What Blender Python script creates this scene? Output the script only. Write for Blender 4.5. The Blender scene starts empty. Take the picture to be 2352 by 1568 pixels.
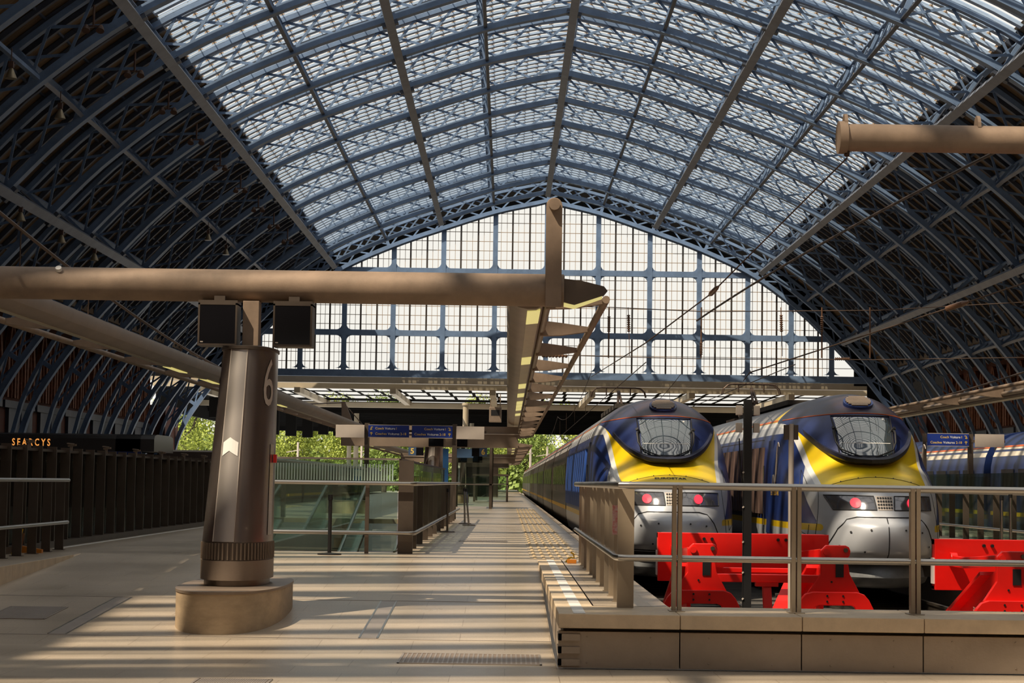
import bpy, bmesh, math, random
from mathutils import Vector, Matrix
S = bpy.context.scene
COL = S.collection
PI = math.pi
rnd = random.Random(7)
# ------------------------------------------------------------------ helpers
def tag(o, label=None, cat=None, group=None, kind=None):
    if label: o['label'] = label
    if cat: o['category'] = cat
    if group: o['group'] = group
    if kind: o['kind'] = kind
    return o
def empty(name, label, cat, loc=(0, 0, 0), rz=0.0, group=None):
    o = bpy.data.objects.new(name, None); COL.objects.link(o)
    o.location = loc; o.rotation_euler = (0, 0, rz); o.empty_display_size = 0.2
    return tag(o, label, cat, group)
def kids(o): return [c for c in COL.objects if c.parent is o]
def dup(root, loc, rz=None, label=None):
    r = root.copy(); COL.objects.link(r); r.location = loc
    if rz is not None: r.rotation_euler = (0, 0, rz)
    if label: r['label'] = label
    for ch in list(root.children):
        c = ch.copy(); COL.objects.link(c); c.parent = r
        for g in list(ch.children):
            d = g.copy(); COL.objects.link(d); d.parent = c
    return r
class MB:
    def __init__(s): s.v = []; s.f = []; s.m = []
    def face(s, idx, m=0): s.f.append(tuple(idx)); s.m.append(m)
    def quad(s, a, b, c, d, m=0):
        i = len(s.v); s.v += [tuple(a), tuple(b), tuple(c), tuple(d)]; s.face((i, i+1, i+2, i+3), m)
    def hexa(s, P, m=0):          # P: 4 bottom + 4 top, same winding
        i = len(s.v); s.v += [tuple(p) for p in P]
        for q in ((3, 2, 1, 0), (4, 5, 6, 7), (0, 1, 5, 4), (1, 2, 6, 5), (2, 3, 7, 6), (3, 0, 4, 7)):
            s.face([i+k for k in q], m)
        return s
    def box(s, x0, x1, y0, y1, z0, z1, m=0):
        return s.hexa([(x0, y0, z0), (x1, y0, z0), (x1, y1, z0), (x0, y1, z0), (x0, y0, z1), (x1, y0, z1), (x1, y1, z1), (x0, y1, z1)], m)
    def bar(s, a, b, w, h, up=(0, 0, 1), m=0):   # rectangular bar a->b; w across, h along up
        a = Vector(a); b = Vector(b); d = (b-a).normalized(); u = Vector(up)
        sd = d.cross(u)
        if sd.length < 1e-5: sd = d.cross(Vector((1, 0, 0)))
        sd.normalize(); u = sd.cross(d).normalized()
        sd *= w/2; u *= h/2
        return s.hexa([a-sd-u, a+sd-u, b+sd-u, b-sd-u, a-sd+u, a+sd+u, b+sd+u, b-sd+u], m)
    def tube(s, pts, r, n=10, m=0, cap=True, closed=False):
        pts = [Vector(p) for p in pts]; N = len(pts)
        rr = r if isinstance(r, (list, tuple)) else [r]*N
        prev = None; rings = []
        for k, p in enumerate(pts):
            if closed: d = pts[(k+1) % N]-pts[k-1]
            elif k == 0: d = pts[1]-p
            elif k == N-1: d = p-pts[k-1]
            else: d = (pts[k+1]-p).normalized()+(p-pts[k-1]).normalized()
            if d.length < 1e-9: d = Vector((0, 0, 1))
            d.normalize()
            if prev is None:
                a = Vector((0, 0, 1)) if abs(d.z) < .9 else Vector((1, 0, 0))
                u = d.cross(a).normalized()
            else:
                u = prev-d*prev.dot(d); u.normalize()
            prev = u; w = d.cross(u)
            i = len(s.v); rings.append(i)
            for j in range(n):
                t = 2*PI*j/n; q = p+(u*math.cos(t)+w*math.sin(t))*rr[k]; s.v.append(tuple(q))
        for k in range(N if closed else N-1):
            a = rings[k]; b = rings[(k+1) % N]
            for j in range(n): s.face((a+j, a+(j+1) % n, b+(j+1) % n, b+j), m)
        if cap and not closed:
            s.face([rings[0]+j for j in range(n)][::-1], m); s.face([rings[-1]+j for j in range(n)], m)
        return s
    def loft(s, rings, m=0, closed=True, cap=False):
        n = len(rings[0]); base = []
        for r in rings: base.append(len(s.v)); s.v += [tuple(p) for p in r]
        for k in range(len(rings)-1):
            for j in range(n if closed else n-1):
                a, b = base[k], base[k+1]; j2 = (j+1) % n
                s.face((a+j, a+j2, b+j2, b+j), m)
        if cap:
            s.face([base[0]+j for j in range(n)][::-1], m); s.face([base[-1]+j for j in range(n)], m)
        return s
    def prism(s, poly, axis, a, b, m=0):   # poly 2D extruded along axis 'x','y','z' from a to b
        def P(p, t): return {'x': (t, p[0], p[1]), 'y': (p[0], t, p[1]), 'z': (p[0], p[1], t)}[axis]
        return s.loft([[P(p, a) for p in poly], [P(p, b) for p in poly]], m, True, True)
    def cyl(s, c, r, z0, z1, n=16, m=0):
        return s.tube([(c[0], c[1], z0), (c[0], c[1], z1)], r, n, m)
    def build(s, name, mat, parent=None, smooth=False, fix=True, bevel=0):
        me = bpy.data.meshes.new(name); me.from_pydata(s.v, [], s.f)
        mats = mat if isinstance(mat, (list, tuple)) else [mat]
        for q in mats: me.materials.append(q)
        if len(mats) > 1: me.polygons.foreach_set('material_index', s.m)
        if fix and len(s.f) < 60000:
            bm = bmesh.new(); bm.from_mesh(me); bmesh.ops.recalc_face_normals(bm, faces=bm.faces); bm.to_mesh(me); bm.free()
        if smooth:
            me.polygons.foreach_set('use_smooth', [True]*len(me.polygons))
            try: me.set_sharp_from_angle(angle=math.radians(38))
            except Exception: pass
        o = bpy.data.objects.new(name, me); COL.objects.link(o)
        if parent: o.parent = parent
        if bevel:
            b = o.modifiers.new('bevel', 'BEVEL'); b.width = bevel; b.segments = 2; b.limit_method = 'ANGLE'
        return o
def struct(name, mb, mat, label=None, **k):
    o = mb.build(name, mat, **k); o['kind'] = 'structure'
    if label: o['label'] = label
    return o
def text(body, size, mat, name, parent, loc, rot=(PI/2, 0, 0), align='CENTER', ext=.004, sx=1.0, bold=0.0):
    cu = bpy.data.curves.new(name, 'FONT'); cu.body = body; cu.size = size; cu.extrude = ext; cu.offset = bold
    cu.align_x = align; cu.align_y = 'CENTER'; cu.resolution_u = 4
    cu.materials.append(mat)
    o = bpy.data.objects.new(name, cu); COL.objects.link(o)
    o.location = loc; o.rotation_euler = rot; o.scale = (sx, 1, 1)
    if parent: o.parent = parent
    return o
# ------------------------------------------------------------------ materials
def mat(name, col, rough=.6, metal=0., var=0., scale=3., bump=0., bscale=None, spec=.5, emit=None, estr=0., col2=None, stretch=None, coat=0., detail=6.):
    m = bpy.data.materials.new(name); m.use_nodes = True
    nt = m.node_tree; b = nt.nodes['Principled BSDF']; L = nt.links
    b.inputs['Base Color'].default_value = (*col, 1); b.inputs['Roughness'].default_value = rough
    b.inputs['Metallic'].default_value = metal; b.inputs['Specular IOR Level'].default_value = spec
    if coat: b.inputs['Coat Weight'].default_value = coat
    if emit: b.inputs['Emission Color'].default_value = (*emit, 1); b.inputs['Emission Strength'].default_value = estr
    if var or bump or col2:
        tc = nt.nodes.new('ShaderNodeTexCoord'); mp = nt.nodes.new('ShaderNodeMapping'); L.new(tc.outputs['Object'], mp.inputs[0])
        if stretch: mp.inputs['Scale'].default_value = stretch
        n = nt.nodes.new('ShaderNodeTexNoise'); n.inputs['Scale'].default_value = scale; n.inputs['Detail'].default_value = detail
        n.inputs['Roughness'].default_value = .65
        L.new(mp.outputs[0], n.inputs['Vector'])
        if var or col2:
            r = nt.nodes.new('ShaderNodeValToRGB'); r.color_ramp.elements[0].position = .3; r.color_ramp.elements[1].position = .7
            c2 = col2 or tuple(min(1, c*(1+var)) for c in col); c1 = col if col2 else tuple(c*(1-var) for c in col)
            r.color_ramp.elements[0].color = (*c1, 1); r.color_ramp.elements[1].color = (*c2, 1)
            L.new(n.outputs['Fac'], r.inputs[0]); L.new(r.outputs[0], b.inputs['Base Color'])
        if bump:
            n2 = n
            if bscale:
                n2 = nt.nodes.new('ShaderNodeTexNoise'); n2.inputs['Scale'].default_value = bscale; L.new(mp.outputs[0], n2.inputs['Vector'])
            bp = nt.nodes.new('ShaderNodeBump'); bp.inputs['Strength'].default_value = bump; bp.inputs['Distance'].default_value = .01
            L.new(n2.outputs['Fac'], bp.inputs['Height']); L.new(bp.outputs[0], b.inputs['Normal'])
    return m
def glass(name, tint, fac=.1, rough=.02, refl=(1, 1, 1), k=.6):
    m = bpy.data.materials.new(name); m.use_nodes = True; nt = m.node_tree; L = nt.links
    nt.nodes.remove(nt.nodes['Principled BSDF']); out = nt.nodes['Material Output']
    t = nt.nodes.new('ShaderNodeBsdfTransparent'); t.inputs[0].default_value = (*tint, 1)
    g = nt.nodes.new('ShaderNodeBsdfGlossy'); g.inputs['Roughness'].default_value = rough; g.inputs[0].default_value = (*refl, 1)
    fr = nt.nodes.new('ShaderNodeLayerWeight'); fr.inputs['Blend'].default_value = .25
    mt = nt.nodes.new('ShaderNodeMath'); mt.operation = 'MULTIPLY_ADD'; mt.inputs[1].default_value = k; mt.inputs[2].default_value = fac
    mt.use_clamp = True
    L.new(fr.outputs['Fresnel'], mt.inputs[0])
    mx = nt.nodes.new('ShaderNodeMixShader'); L.new(mt.outputs[0], mx.inputs[0]); L.new(t.outputs[0], mx.inputs[1]); L.new(g.outputs[0], mx.inputs[2])
    L.new(mx.outputs[0], out.inputs[0]); return m
M = {}
M['iron'] = mat('blue_grey_paint', (.13, .20, .325), .5, .0, .25, .8)
M['iron_floorlit'] = mat('floor_lit_grey', (.18, .20, .245), .5, 0, .2, .8)  # lighter grey stands for floor light on the beam undersides
M['iron_dark'] = mat('dark_blue_paint', (.05, .062, .09), .5, 0, .3, .8)
M['gutter'] = mat('lightened_gutter_blue', (.36, .48, .66), .5, 0, .15, .8)  # blue made paler in place of bounce light reaching the gutters
M['bar_tan'] = mat('tan_glazing_bar', (.36, .27, .19), .6)
M['board'] = mat('brown_roof_board', (.15, .10, .055), .75, 0, .45, 2.5, stretch=(.4, 3, .4))
M['skyglass'] = glass('roof_glass', (.98, .97, .95), .0, k=.08)
M['gableglass'] = glass('gable_glass', (.95, .95, .93), .02)
M['taupe'] = mat('taupe_painted_steel', (.245, .186, .14), .45, .25, .16, 1.2, bump=.15, bscale=90)
M['dust'] = mat('dusty_taupe_steel', (.255, .182, .128), .65, .1, .25, 2.2, bump=.08, bscale=60)
M['steel'] = mat('brushed_steel', (.52, .49, .45), .28, 1., .08, 1.5, stretch=(1, 1, 40))
M['steel_dk'] = mat('bronzed_steel', (.20, .165, .135), .33, .85, .1, 1.5)
M['panel'] = mat('bronze_panel', (.37, .30, .235), .42, .3, .14, 1.2, bump=.1, bscale=60)
M['post_steel'] = mat('sanded_post_steel', (.38, .305, .22), .42, .4, .1, 2)
M['cover'] = mat('worn_cover_steel', (.36, .31, .27), .4, .4, .1, 4)
M['steel_br'] = mat('brown_post_steel', (.115, .09, .072), .45, .6, .15, 2)
M['black'] = mat('black_plastic', (.012, .012, .013), .45)
M['matt_black'] = mat('matt_near_black', (.010, .0095, .009), .95, spec=.05)  # even matt near-black on the deck underside and gable backing
M['screen'] = mat('dark_screen_glass', (.006, .006, .008), .08, 0, spec=.22)
M['stone'] = mat('beige_coping_stone', (.61, .48, .33), .55, 0, .13, 5, bump=.12, bscale=120)
M['red'] = mat('red_gloss_paint', (.80, .010, .006), .38, 0, .08, 2, coat=.2)
M['yellow'] = mat('yellow_paint', (.85, .5, .01), .45)
M['white'] = mat('white_paint', (.8, .78, .74), .5)
M['greyp'] = mat('pale_grey_panel', (.55, .48, .42), .5, .2, .05, 3)
M['blue_sign'] = mat('blue_sign_face', (.012, .035, .23), .35)
M['ytext'] = mat('yellow_sign_text', (.75, .52, .12), .5)
M['wtext'] = mat('white_sign_text', (.75, .75, .72), .5)
M['conc'] = mat('dark_concrete', (.10, .09, .08), .85, 0, .4, 1.5, bump=.4, bscale=14)
M['wire'] = mat('brown_wire', (.09, .06, .045), .55, .5)
M['insul'] = mat('brown_insulator', (.14, .075, .045), .3)
M['lglass'] = glass('green_tinted_glass', (.74, .84, .79), .05, .01, (.9, 1, .96))
M['dglass'] = glass('dark_smoked_glass', (.36, .40, .40), .03, .01)
M['diff'] = mat('lamp_diffuser', (.5, .46, .33), .4, emit=(1, .86, .28), estr=.55)
M['diff_off'] = mat('unlit_diffuser', (.42, .37, .26), .4, 0, .15, 5)
# floor : honey stone with joints and gloss
def floor_mat():
    m = mat('honed_stone_paving', (.50, .40, .285), .3, 0, .06, .7, spec=.4)
    nt = m.node_tree; L = nt.links; b = nt.nodes['Principled BSDF']
    tc = nt.nodes.new('ShaderNodeTexCoord')
    br = nt.nodes.new('ShaderNodeTexBrick'); br.inputs['Scale'].default_value = 1.0
    br.inputs['Brick Width'].default_value = .9; br.inputs['Row Height'].default_value = .6; br.inputs['Mortar Size'].default_value = .004
    br.inputs['Color1'].default_value = (.445, .37, .285, 1); br.inputs['Color2'].default_value = (.40, .33, .25, 1); br.inputs['Mortar'].default_value = (.27, .21, .15, 1)
    br.inputs['Mortar Smooth'].default_value = .2; br.inputs['Bias'].default_value = -.2
    L.new(tc.outputs['Object'], br.inputs['Vector'])
    n = nt.nodes.new('ShaderNodeTexNoise'); n.inputs['Scale'].default_value = 60; n.inputs['Detail'].default_value = 4; L.new(tc.outputs['Object'], n.inputs['Vector'])
    n2 = nt.nodes.new('ShaderNodeTexNoise'); n2.inputs['Scale'].default_value = .8; n2.inputs['Detail'].default_value = 5; L.new(tc.outputs['Object'], n2.inputs['Vector'])
    mx = nt.nodes.new('ShaderNodeMix'); mx.data_type = 'RGBA'; mx.blend_type = 'OVERLAY'; mx.inputs[0].default_value = .35
    L.new(br.outputs['Color'], mx.inputs[6]); L.new(n.outputs['Fac'], mx.inputs[7])
    mx2 = nt.nodes.new('ShaderNodeMix'); mx2.data_type = 'RGBA'; mx2.blend_type = 'OVERLAY'; mx2.inputs[0].default_value = .35
    L.new(mx.outputs[2], mx2.inputs[6]); L.new(n2.outputs['Fac'], mx2.inputs[7])
    L.new(mx2.outputs[2], b.inputs['Base Color'])
    mr = nt.nodes.new('ShaderNodeMapRange'); mr.inputs[3].default_value = .22; mr.inputs[4].default_value = .42
    L.new(n2.outputs['Fac'], mr.inputs[0]); L.new(mr.outputs[0], b.inputs['Roughness'])
    return m
M['floor'] = floor_mat()
def brick_mat(name, c1, c2, mo, w=.23, h=.075):
    m = mat(name, c1, .8); nt = m.node_tree; L = nt.links; b = nt.nodes['Principled BSDF']
    tc = nt.nodes.new('ShaderNodeTexCoord'); mp = nt.nodes.new('ShaderNodeMapping'); mp.inputs['Rotation'].default_value = (PI/2, 0, PI/2)
    L.new(tc.outputs['Object'], mp.inputs[0])
    br = nt.nodes.new('ShaderNodeTexBrick'); br.inputs['Scale'].default_value = 1
    br.inputs['Brick Width'].default_value = w; br.inputs['Row Height'].default_value = h; br.inputs['Mortar Size'].default_value = .008
    for k, c in (('Color1', c1), ('Color2', c2), ('Mortar', mo)): br.inputs[k].default_value = (*c, 1)
    L.new(mp.outputs[0], br.inputs['Vector']); L.new(br.outputs['Color'], b.inputs['Base Color']); return m
M['brick'] = brick_mat('orange_red_brick', (.13, .035, .018), (.09, .025, .014), (.10, .07, .05), .46, .15)
M['terra'] = mat('terracotta_trim', (.22, .08, .035), .7, 0, .4, 3)
# ------------------------------------------------------------------ camera
F = 4434.0; CAMZ = 1.6
cam = bpy.data.cameras.new('camera'); co = bpy.data.objects.new('camera', cam); COL.objects.link(co)
cam.sensor_fit = 'HORIZONTAL'; cam.sensor_width = 36; cam.lens = 36*F/2352; cam.clip_end = 2000; cam.clip_start = .1
roll, pitch, yaw = .0145, math.radians(4.1809), math.radians(.0812)
fw = Vector((math.sin(yaw)*math.cos(pitch), math.cos(yaw)*math.cos(pitch), math.sin(pitch)))
rt = Vector((math.cos(yaw), -math.sin(yaw), 0)); up = rt.cross(fw)
X = rt*math.cos(roll)+up*math.sin(roll); Y = up*math.cos(roll)-rt*math.sin(roll); Z = -fw
co.matrix_world = Matrix(((X.x, Y.x, Z.x, 0), (X.y, Y.y, Z.y, 0), (X.z, Y.z, Z.z, CAMZ), (0, 0, 0, 1)))
S.camera = co
# ------------------------------------------------------------------ light
w = bpy.data.worlds.new('sky'); S.world = w; w.use_nodes = True
wn = w.node_tree; bg = wn.nodes['Background']
bg.inputs[0].default_value = (1.0, .97, .91, 1); bg.inputs[1].default_value = 1.0
sun = bpy.data.lights.new('sun', 'SUN'); so = bpy.data.objects.new('sun', sun); COL.objects.link(so)
sun.energy = 6.0; sun.angle = math.radians(.53); sun.color = (1, .855, .66)
sd = Vector((.55, .50, -1)).normalized()
so.rotation_euler = sd.to_track_quat('-Z', 'Y').to_euler(); so.location = (-20, -20, 60)
S.view_settings.view_transform = 'Standard'; S.view_settings.look = 'None'; S.view_settings.gamma = 1; S.view_settings.exposure = 0.0
S.view_settings.use_curve_mapping = False
cy = S.cycles
cy.max_bounces = 10; cy.diffuse_bounces = 5; cy.glossy_bounces = 4; cy.transparent_max_bounces = 16; cy.transmission_bounces = 6
cy.sample_clamp_indirect = 6; cy.use_denoising = True
cy.caustics_reflective = False; cy.caustics_refractive = False
# ------------------------------------------------------------------ train shed roof
RX = 3.6; GD = 190.0; BAY = 8.94; R0 = 183.5      # ridge x, gable depth, rib spacing, last rib
PP = [(0, 29.2), (5, 28.05), (10.3, 26.3), (15, 24.6), (20.2, 22.15), (25, 18.6), (28.3, 15.3), (31.2, 12.2), (33.8, 8.8), (35.4, 6), (36.2, 3), (36.5, 0)]
PP = [(x*1.0106, 1.6+(z-1.6)*1.0106) for x, z in PP]
def catmull(P, n):
    out = []
    Q = [(-P[1][0], P[1][1])] + list(P) + [(2*P[-1][0]-P[-2][0], 2*P[-1][1]-P[-2][1])]
    Q[0] = (2*P[0][0]-P[1][0], 2*P[0][1]-P[1][1]+.25)   # keep the slight point at the crown
    for i in range(1, len(Q)-2):
        a, b, c, d = Q[i-1:i+3]
        for k in range(n):
            t = k/n
            out.append(tuple(.5*((2*b[j])+(-a[j]+c[j])*t+(2*a[j]-5*b[j]+4*c[j]-d[j])*t*t+(-a[j]+3*b[j]-3*c[j]+d[j])*t**3) for j in (0, 1)))
    out.append(P[-1]); return out
_dense = catmull(PP, 24)
_len = [0.0]
for i in range(1, len(_dense)): _len.append(_len[-1]+math.dist(_dense[i], _dense[i-1]))
ARCL = _len[-1]
def at_len(s):
    sg = -1 if s < 0 else 1; s = min(abs(s), ARCL-1e-6)
    lo, hi = 0, len(_len)-1
    while hi-lo > 1:
        md = (lo+hi)//2
        if _len[md] <= s: lo = md
        else: hi = md
    t = (s-_len[lo])/(_len[hi]-_len[lo]); a, b = _dense[lo], _dense[hi]
    x = a[0]+(b[0]-a[0])*t; z = a[1]+(b[1]-a[1])*t
    lo2 = max(0, lo-6); hi2 = min(len(_dense)-1, hi+6); tx = _dense[hi2][0]-_dense[lo2][0]; tz = _dense[hi2][1]-_dense[lo2][1]
    l = math.hypot(tx, tz); nx, nz = -tz/l, tx/l
    return sg*x, z, sg*nx, nz
def arch(s, off, y):
    x, z, nx, nz = at_len(s); return Vector((RX+x+nx*off, y, z+nz*off))
def len_of_x(x):
    for i, p in enumerate(_dense):
        if p[0] >= abs(x): return math.copysign(_len[i], x)
    return math.copysign(ARCL, x)
SX = {k: len_of_x(k) for k in (5.2, 10.4, 15.55, 20.6, 24.6, 28.4, 31.8, 34.2)}
def depth(s):
    z = at_len(s)[1]; return 1.75 if z > 15 else max(.55, 1.75-(15-z)*.12)
def arc_beam(mb, s0, s1, off, y, w, h, n, m=0, dp=None):
    rings = []
    for k in range(n+1):
        s = s0+(s1-s0)*k/n; o = off if dp is None else dp(s)
        rings.append([arch(s, o-h/2, y-w/2), arch(s, o-h/2, y+w/2), arch(s, o+h/2, y+w/2), arch(s, o+h/2, y-w/2)])
    mb.loft(rings, m, True, True)
def rib_parts(y):
    lo = MB(); arc_beam(lo, -ARCL, ARCL, 0, y, .44, .34, 96)
    arc_beam(lo, -ARCL, ARCL, -.19, y, .58, .05, 96)
    hi = MB(); arc_beam(hi, -ARCL, ARCL, 0, y, .42, .26, 96, dp=depth)
    lat = MB(); nb = 44; st = 2*ARCL/nb
    for k in range(nb):
        a = -ARCL+k*st; b = a+st
        if min(at_len(a)[1], at_len(b)[1]) < 6: continue
        lat.bar(arch(a, .1, y-.1), arch(b, depth(b)-.1, y-.1), .14, .05, (0, 1, 0))
        lat.bar(arch(b, .1, y+.1), arch(a, depth(a)-.1, y+.1), .14, .05, (0, 1, 0))
    for k in SX.values():
        for s in (k, -k): lat.bar(arch(s, 0, y), arch(s, depth(s), y), .3, .22, (0, 1, 0))
    lat.bar(arch(0, 0, y), arch(0, 1.75, y), .3, .22, (0, 1, 0))
    return lo, hi, lat
ribroot = None
ORD = ['the last before the glazed gable', 'second from the glazed gable', 'third from the glazed gable', 'fourth from the glazed gable', 'fifth from the glazed gable',
       'sixth from the glazed gable', 'seventh from the glazed gable', 'eighth from the glazed gable', 'ninth from the glazed gable', 'tenth from the glazed gable', 'eleventh from the glazed gable', 'nearest the camera, at the top corners']
NRIB = 12
YP = 80.0
for k in range(NRIB):
    y = R0-BAY*k; lab = 'blue-grey lattice arch rib spanning the roof, '+ORD[k]
    if ribroot is None:
        ribroot = empty('roof_arch_rib', lab, 'arch rib', (0, y, 0), 0, 'lattice arch ribs of the station roof')
        lo, hi, lat = rib_parts(0)
        lo.build('lower_chord', M['iron'], ribroot); hi.build('upper_chord', M['iron'], ribroot); lat.build('lattice_web', M['iron'], ribroot)
    else: dup(ribroot, (0, y, 0), None, lab)
near = MB()          # the rest of the shed, nearer than the picture reaches
YN = -25.0
y = R0-BAY*NRIB
while y > YN:
    for q in rib_parts(y):
        i = len(near.v); near.v += q.v; near.f += [tuple(a+i for a in f) for f in q.f]; near.m += q.m
    y -= BAY
struct('ceiling', near, M['iron'], fix=False)
YF = R0+1.5
# purlins along the shed
nearp = MB()
def purlin_main(s, label):
    r = empty('longitudinal_roof_beam', label, 'roof beam', (0, 0, 0), 0, 'main beams along the station roof')
    a = MB(); P = [arch(s, o, 0) for o in (-.2, -.5)]
    x, z, nx, nz = at_len(s); t = Vector((nz, 0, -nx)); nn = Vector((nx, 0, nz))
    c0 = Vector((RX+x, 0, z))-nn*.36
    def ring(y): 
        c = c0+Vector((0, y, 0)); return [c-t*.24-nn*.15, c+t*.24-nn*.15, c+t*.24+nn*.15, c-t*.24+nn*.15]
    a.loft([ring(YP), ring(R0+.4)], 0, True, True); nearp.loft([ring(YN), ring(YP-.05)], 0, True, True); a.build('girder', M['iron_floorlit'], r)
    b = MB()
    for k in range(0, 12):
        yy = R0-BAY*k; c = Vector((RX+x, yy, z))
        b.bar(c-nn*.3-t*.45, c-nn*.3+t*.45, .5, .3, (0, 0, 1))
        b.bar(c-nn*.3+Vector((0, -.1, 0)), c+nn*1.5+Vector((0, -1.7, 0)), .09, .09)
        b.bar(c-nn*.3+Vector((0, .1, 0)), c+nn*1.5+Vector((0, 1.7, 0)), .09, .09) if k else None
    b.build('bracket', M['iron_dark'], r)
    c = MB(); P = Vector((RX+x, 0, z))+nn*1.72
    c.loft([[P+Vector((0, yy, 0))+q for q in (-t*.14-nn*.12, t*.14-nn*.12, t*.14+nn*.12, -t*.14+nn*.12)] for yy in (YP, R0)], 0, True, True)
    c.build('upper_rail', M['iron'], r)
purlin_main(0, 'long grey roof beam running along the ridge of the vault')
for nm, k in (('halfway up the glazed', 10.4), ('along the lower edge of the glazed', 20.6), ('low down the dark boarded', 28.4)):
    purlin_main(-SX[k], 'long grey roof beam running %s left slope' % nm)
    purlin_main(SX[k], 'long grey roof beam running %s right slope' % nm)
def purlin_minor(s, label, rise=0.0, w=.2):
    r = empty('lattice_purlin', label, 'purlin', (0, 0, 0), 0, 'lattice purlins along the station roof')
    x, z, nx, nz = at_len(s); t = Vector((nz, 0, -nx)); nn = Vector((nx, 0, nz)); C = Vector((RX+x, 0, z))
    a = MB(); b = MB(); c = MB()
    for k in range(0, 20):
        y1 = R0-BAY*k; y0 = y1-BAY
        if y0 < 84: break
        n = 8; pr = None; dpt = depth(s)
        for j in range(n+1):
            q = j/n; o = rise*(1-abs(2*q-1)**4); p = C+nn*(o+.02)+Vector((0, y0+BAY*q, 0))
            if pr is not None: a.bar(pr, p, w, .16, nn)
            if y0 > 90 and pr is not None:
                if j % 2: b.bar(pr, C+nn*(dpt-.1)+Vector((0, y0+BAY*q, 0)), .07, .07)
                else: b.bar(C+nn*(dpt-.1)+Vector((0, y0+BAY*(q-1/n), 0)), p, .07, .07)
            pr = p
        c.bar(C+nn*dpt+Vector((0, y0, 0)), C+nn*dpt+Vector((0, y1, 0)), .22, .16, nn)
    a.build('lower_flange', M['iron_dark'] if not rise else M['iron_floorlit'], r); b.build('lattice_web', M['iron'], r); c.build('upper_flange', M['iron'], r)
for nm, k, rs in (('between ridge and halfway beam, glazed', 5.2, 0), ('between halfway and edge beam, glazed', 15.55, 0), ('just below the glazing, boarded', 24.6, .4), ('near the foot of the boarded', 31.8, .35)):
    purlin_minor(-SX[k], 'thin dark lattice purlin %s left slope' % nm, rs)
    purlin_minor(SX[k], 'thin dark lattice purlin %s right slope' % nm, rs)
for k in (5.2, 15.55, 24.6, 31.8):
    for s in (SX[k], -SX[k]):
        C = arch(s, .02, 0); nearp.bar(C+Vector((0, YN, 0)), C+Vector((0, 84.8, 0)), .22, .18)
struct('ceiling', nearp, M['iron'], fix=False)
# glazing: ridge-and-furrow strips following the arch
SG = len_of_x(20.1); PIT = BAY/7
val, gls, bars, ridge = MB(), MB(), MB(), MB()
ny = int((YF-YN)/PIT); NSEG = 30
for k in range(ny):
    y = R0-k*PIT
    arc_beam(val, -SG, SG, 1.93, y, .42, .14, NSEG)
    ym = y-PIT/2
    arc_beam(ridge, -SG, SG, 2.31, ym, .07, .06, NSEG)
    for j in range(NSEG):
        a = -SG+2*SG*j/NSEG; b = -SG+2*SG*(j+1)/NSEG
        gls.quad(arch(a, 2.0, y), arch(b, 2.0, y), arch(b, 2.32, ym), arch(a, 2.32, ym))
        gls.quad(arch(a, 2.32, ym), arch(b, 2.32, ym), arch(b, 2.0, y-PIT), arch(a, 2.0, y-PIT))
    if y > 95:
        nb = 56
        for j in range(nb+1):
            a = -SG+2*SG*j/nb
            bars.bar(arch(a, 1.99, y-.1), arch(a, 2.29, ym), .05, .05, (1, 0, 0))
            if True:   # tan bracket standing on the gutter
                bars.hexa([arch(a-.16, 1.97, y-.2), arch(a+.16, 1.97, y-.2), arch(a+.16, 1.97, y-.14), arch(a-.16, 1.97, y-.14),
                           arch(a-.07, 2.11, y-.2), arch(a+.07, 2.11, y-.2), arch(a+.07, 2.11, y-.14), arch(a-.07, 2.11, y-.14)])
struct('ceiling', val, M['gutter'], fix=False); struct('ceiling', ridge, M['gutter'], fix=False)
struct('ceiling', bars, M['bar_tan'], fix=False)
struct('window_2', gls, M['skyglass'], 'strips of roof glazing over the middle of the vault', fix=False)
# boarded haunches
brd, raf = MB(), MB()
SB1 = len_of_x(33.0)
for sg in (-1, 1):
    rings = []
    for j in range(15):
        s = sg*(SG-.05+(SB1-SG)*j/14); rings.append([arch(s, 2.12, YN), arch(s, 2.12, GD+1)])
    for j in range(14): brd.quad(rings[j][0], rings[j][1], rings[j+1][1], rings[j+1][0])
    rings = []
    for j in range(15):
        s = sg*(SG-.05+(SB1-SG)*j/14); rings.append([arch(s, 2.3, YN), arch(s, 2.3, GD+1)])
    for j in range(14): brd.quad(rings[j][0], rings[j][1], rings[j+1][1], rings[j+1][0])
    for k in range(int((YF-80)/BAY*5)):
        y = R0-k*BAY/5; arc_beam(raf, sg*SG, sg*SB1, 1.96, y, .26, .24, 10)
    for k in range(6):                                 # small square timber purlins under the boards
        s = sg*(SG+1.2+k*2.6); P = arch(s, 2.02, 0); raf.bar(P+Vector((0, 80, 0)), P+Vector((0, GD, 0)), .1, .12)
struct('ceiling', brd, M['board'], fix=False); struct('ceiling', raf, M['iron_dark'], fix=False)
# ------------------------------------------------------------------ glazed gable
dup(ribroot, (0, GD-.5, 0), None, 'blue-grey lattice arch framing the big glazed gable at the far end')
def arch_z(x, off):
    s = len_of_x(x)
    for _ in range(4):
        p = arch(s, off, 0); s += (x-(p.x-RX))*.8
    return arch(s, off, 0).z
ZB, ZT1, ZT2 = 12.35, 16.15, 22.35
mull = [0, 5.1, 10.2, 15.1, 19.9, 24.2, 28.2]
mull = sorted(set([-m for m in mull]+mull))
g = MB(); XE = 30.9
n = 80; pz = None
for k in range(n+1):
    x = -XE+2*XE*k/n; z = max(ZB, arch_z(x, -.1))
    if pz: g.quad((RX+pz[0], GD, ZB-.1), (RX+x, GD, ZB-.1), (RX+x, GD, z), (RX+pz[0], GD, pz[1]))
    pz = (x, z)
gab = struct('window_1', g, M['gableglass'], 'huge arched gable window at the far end', fix=False)
fr = MB(); thin = MB(); mid = MB()
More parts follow.
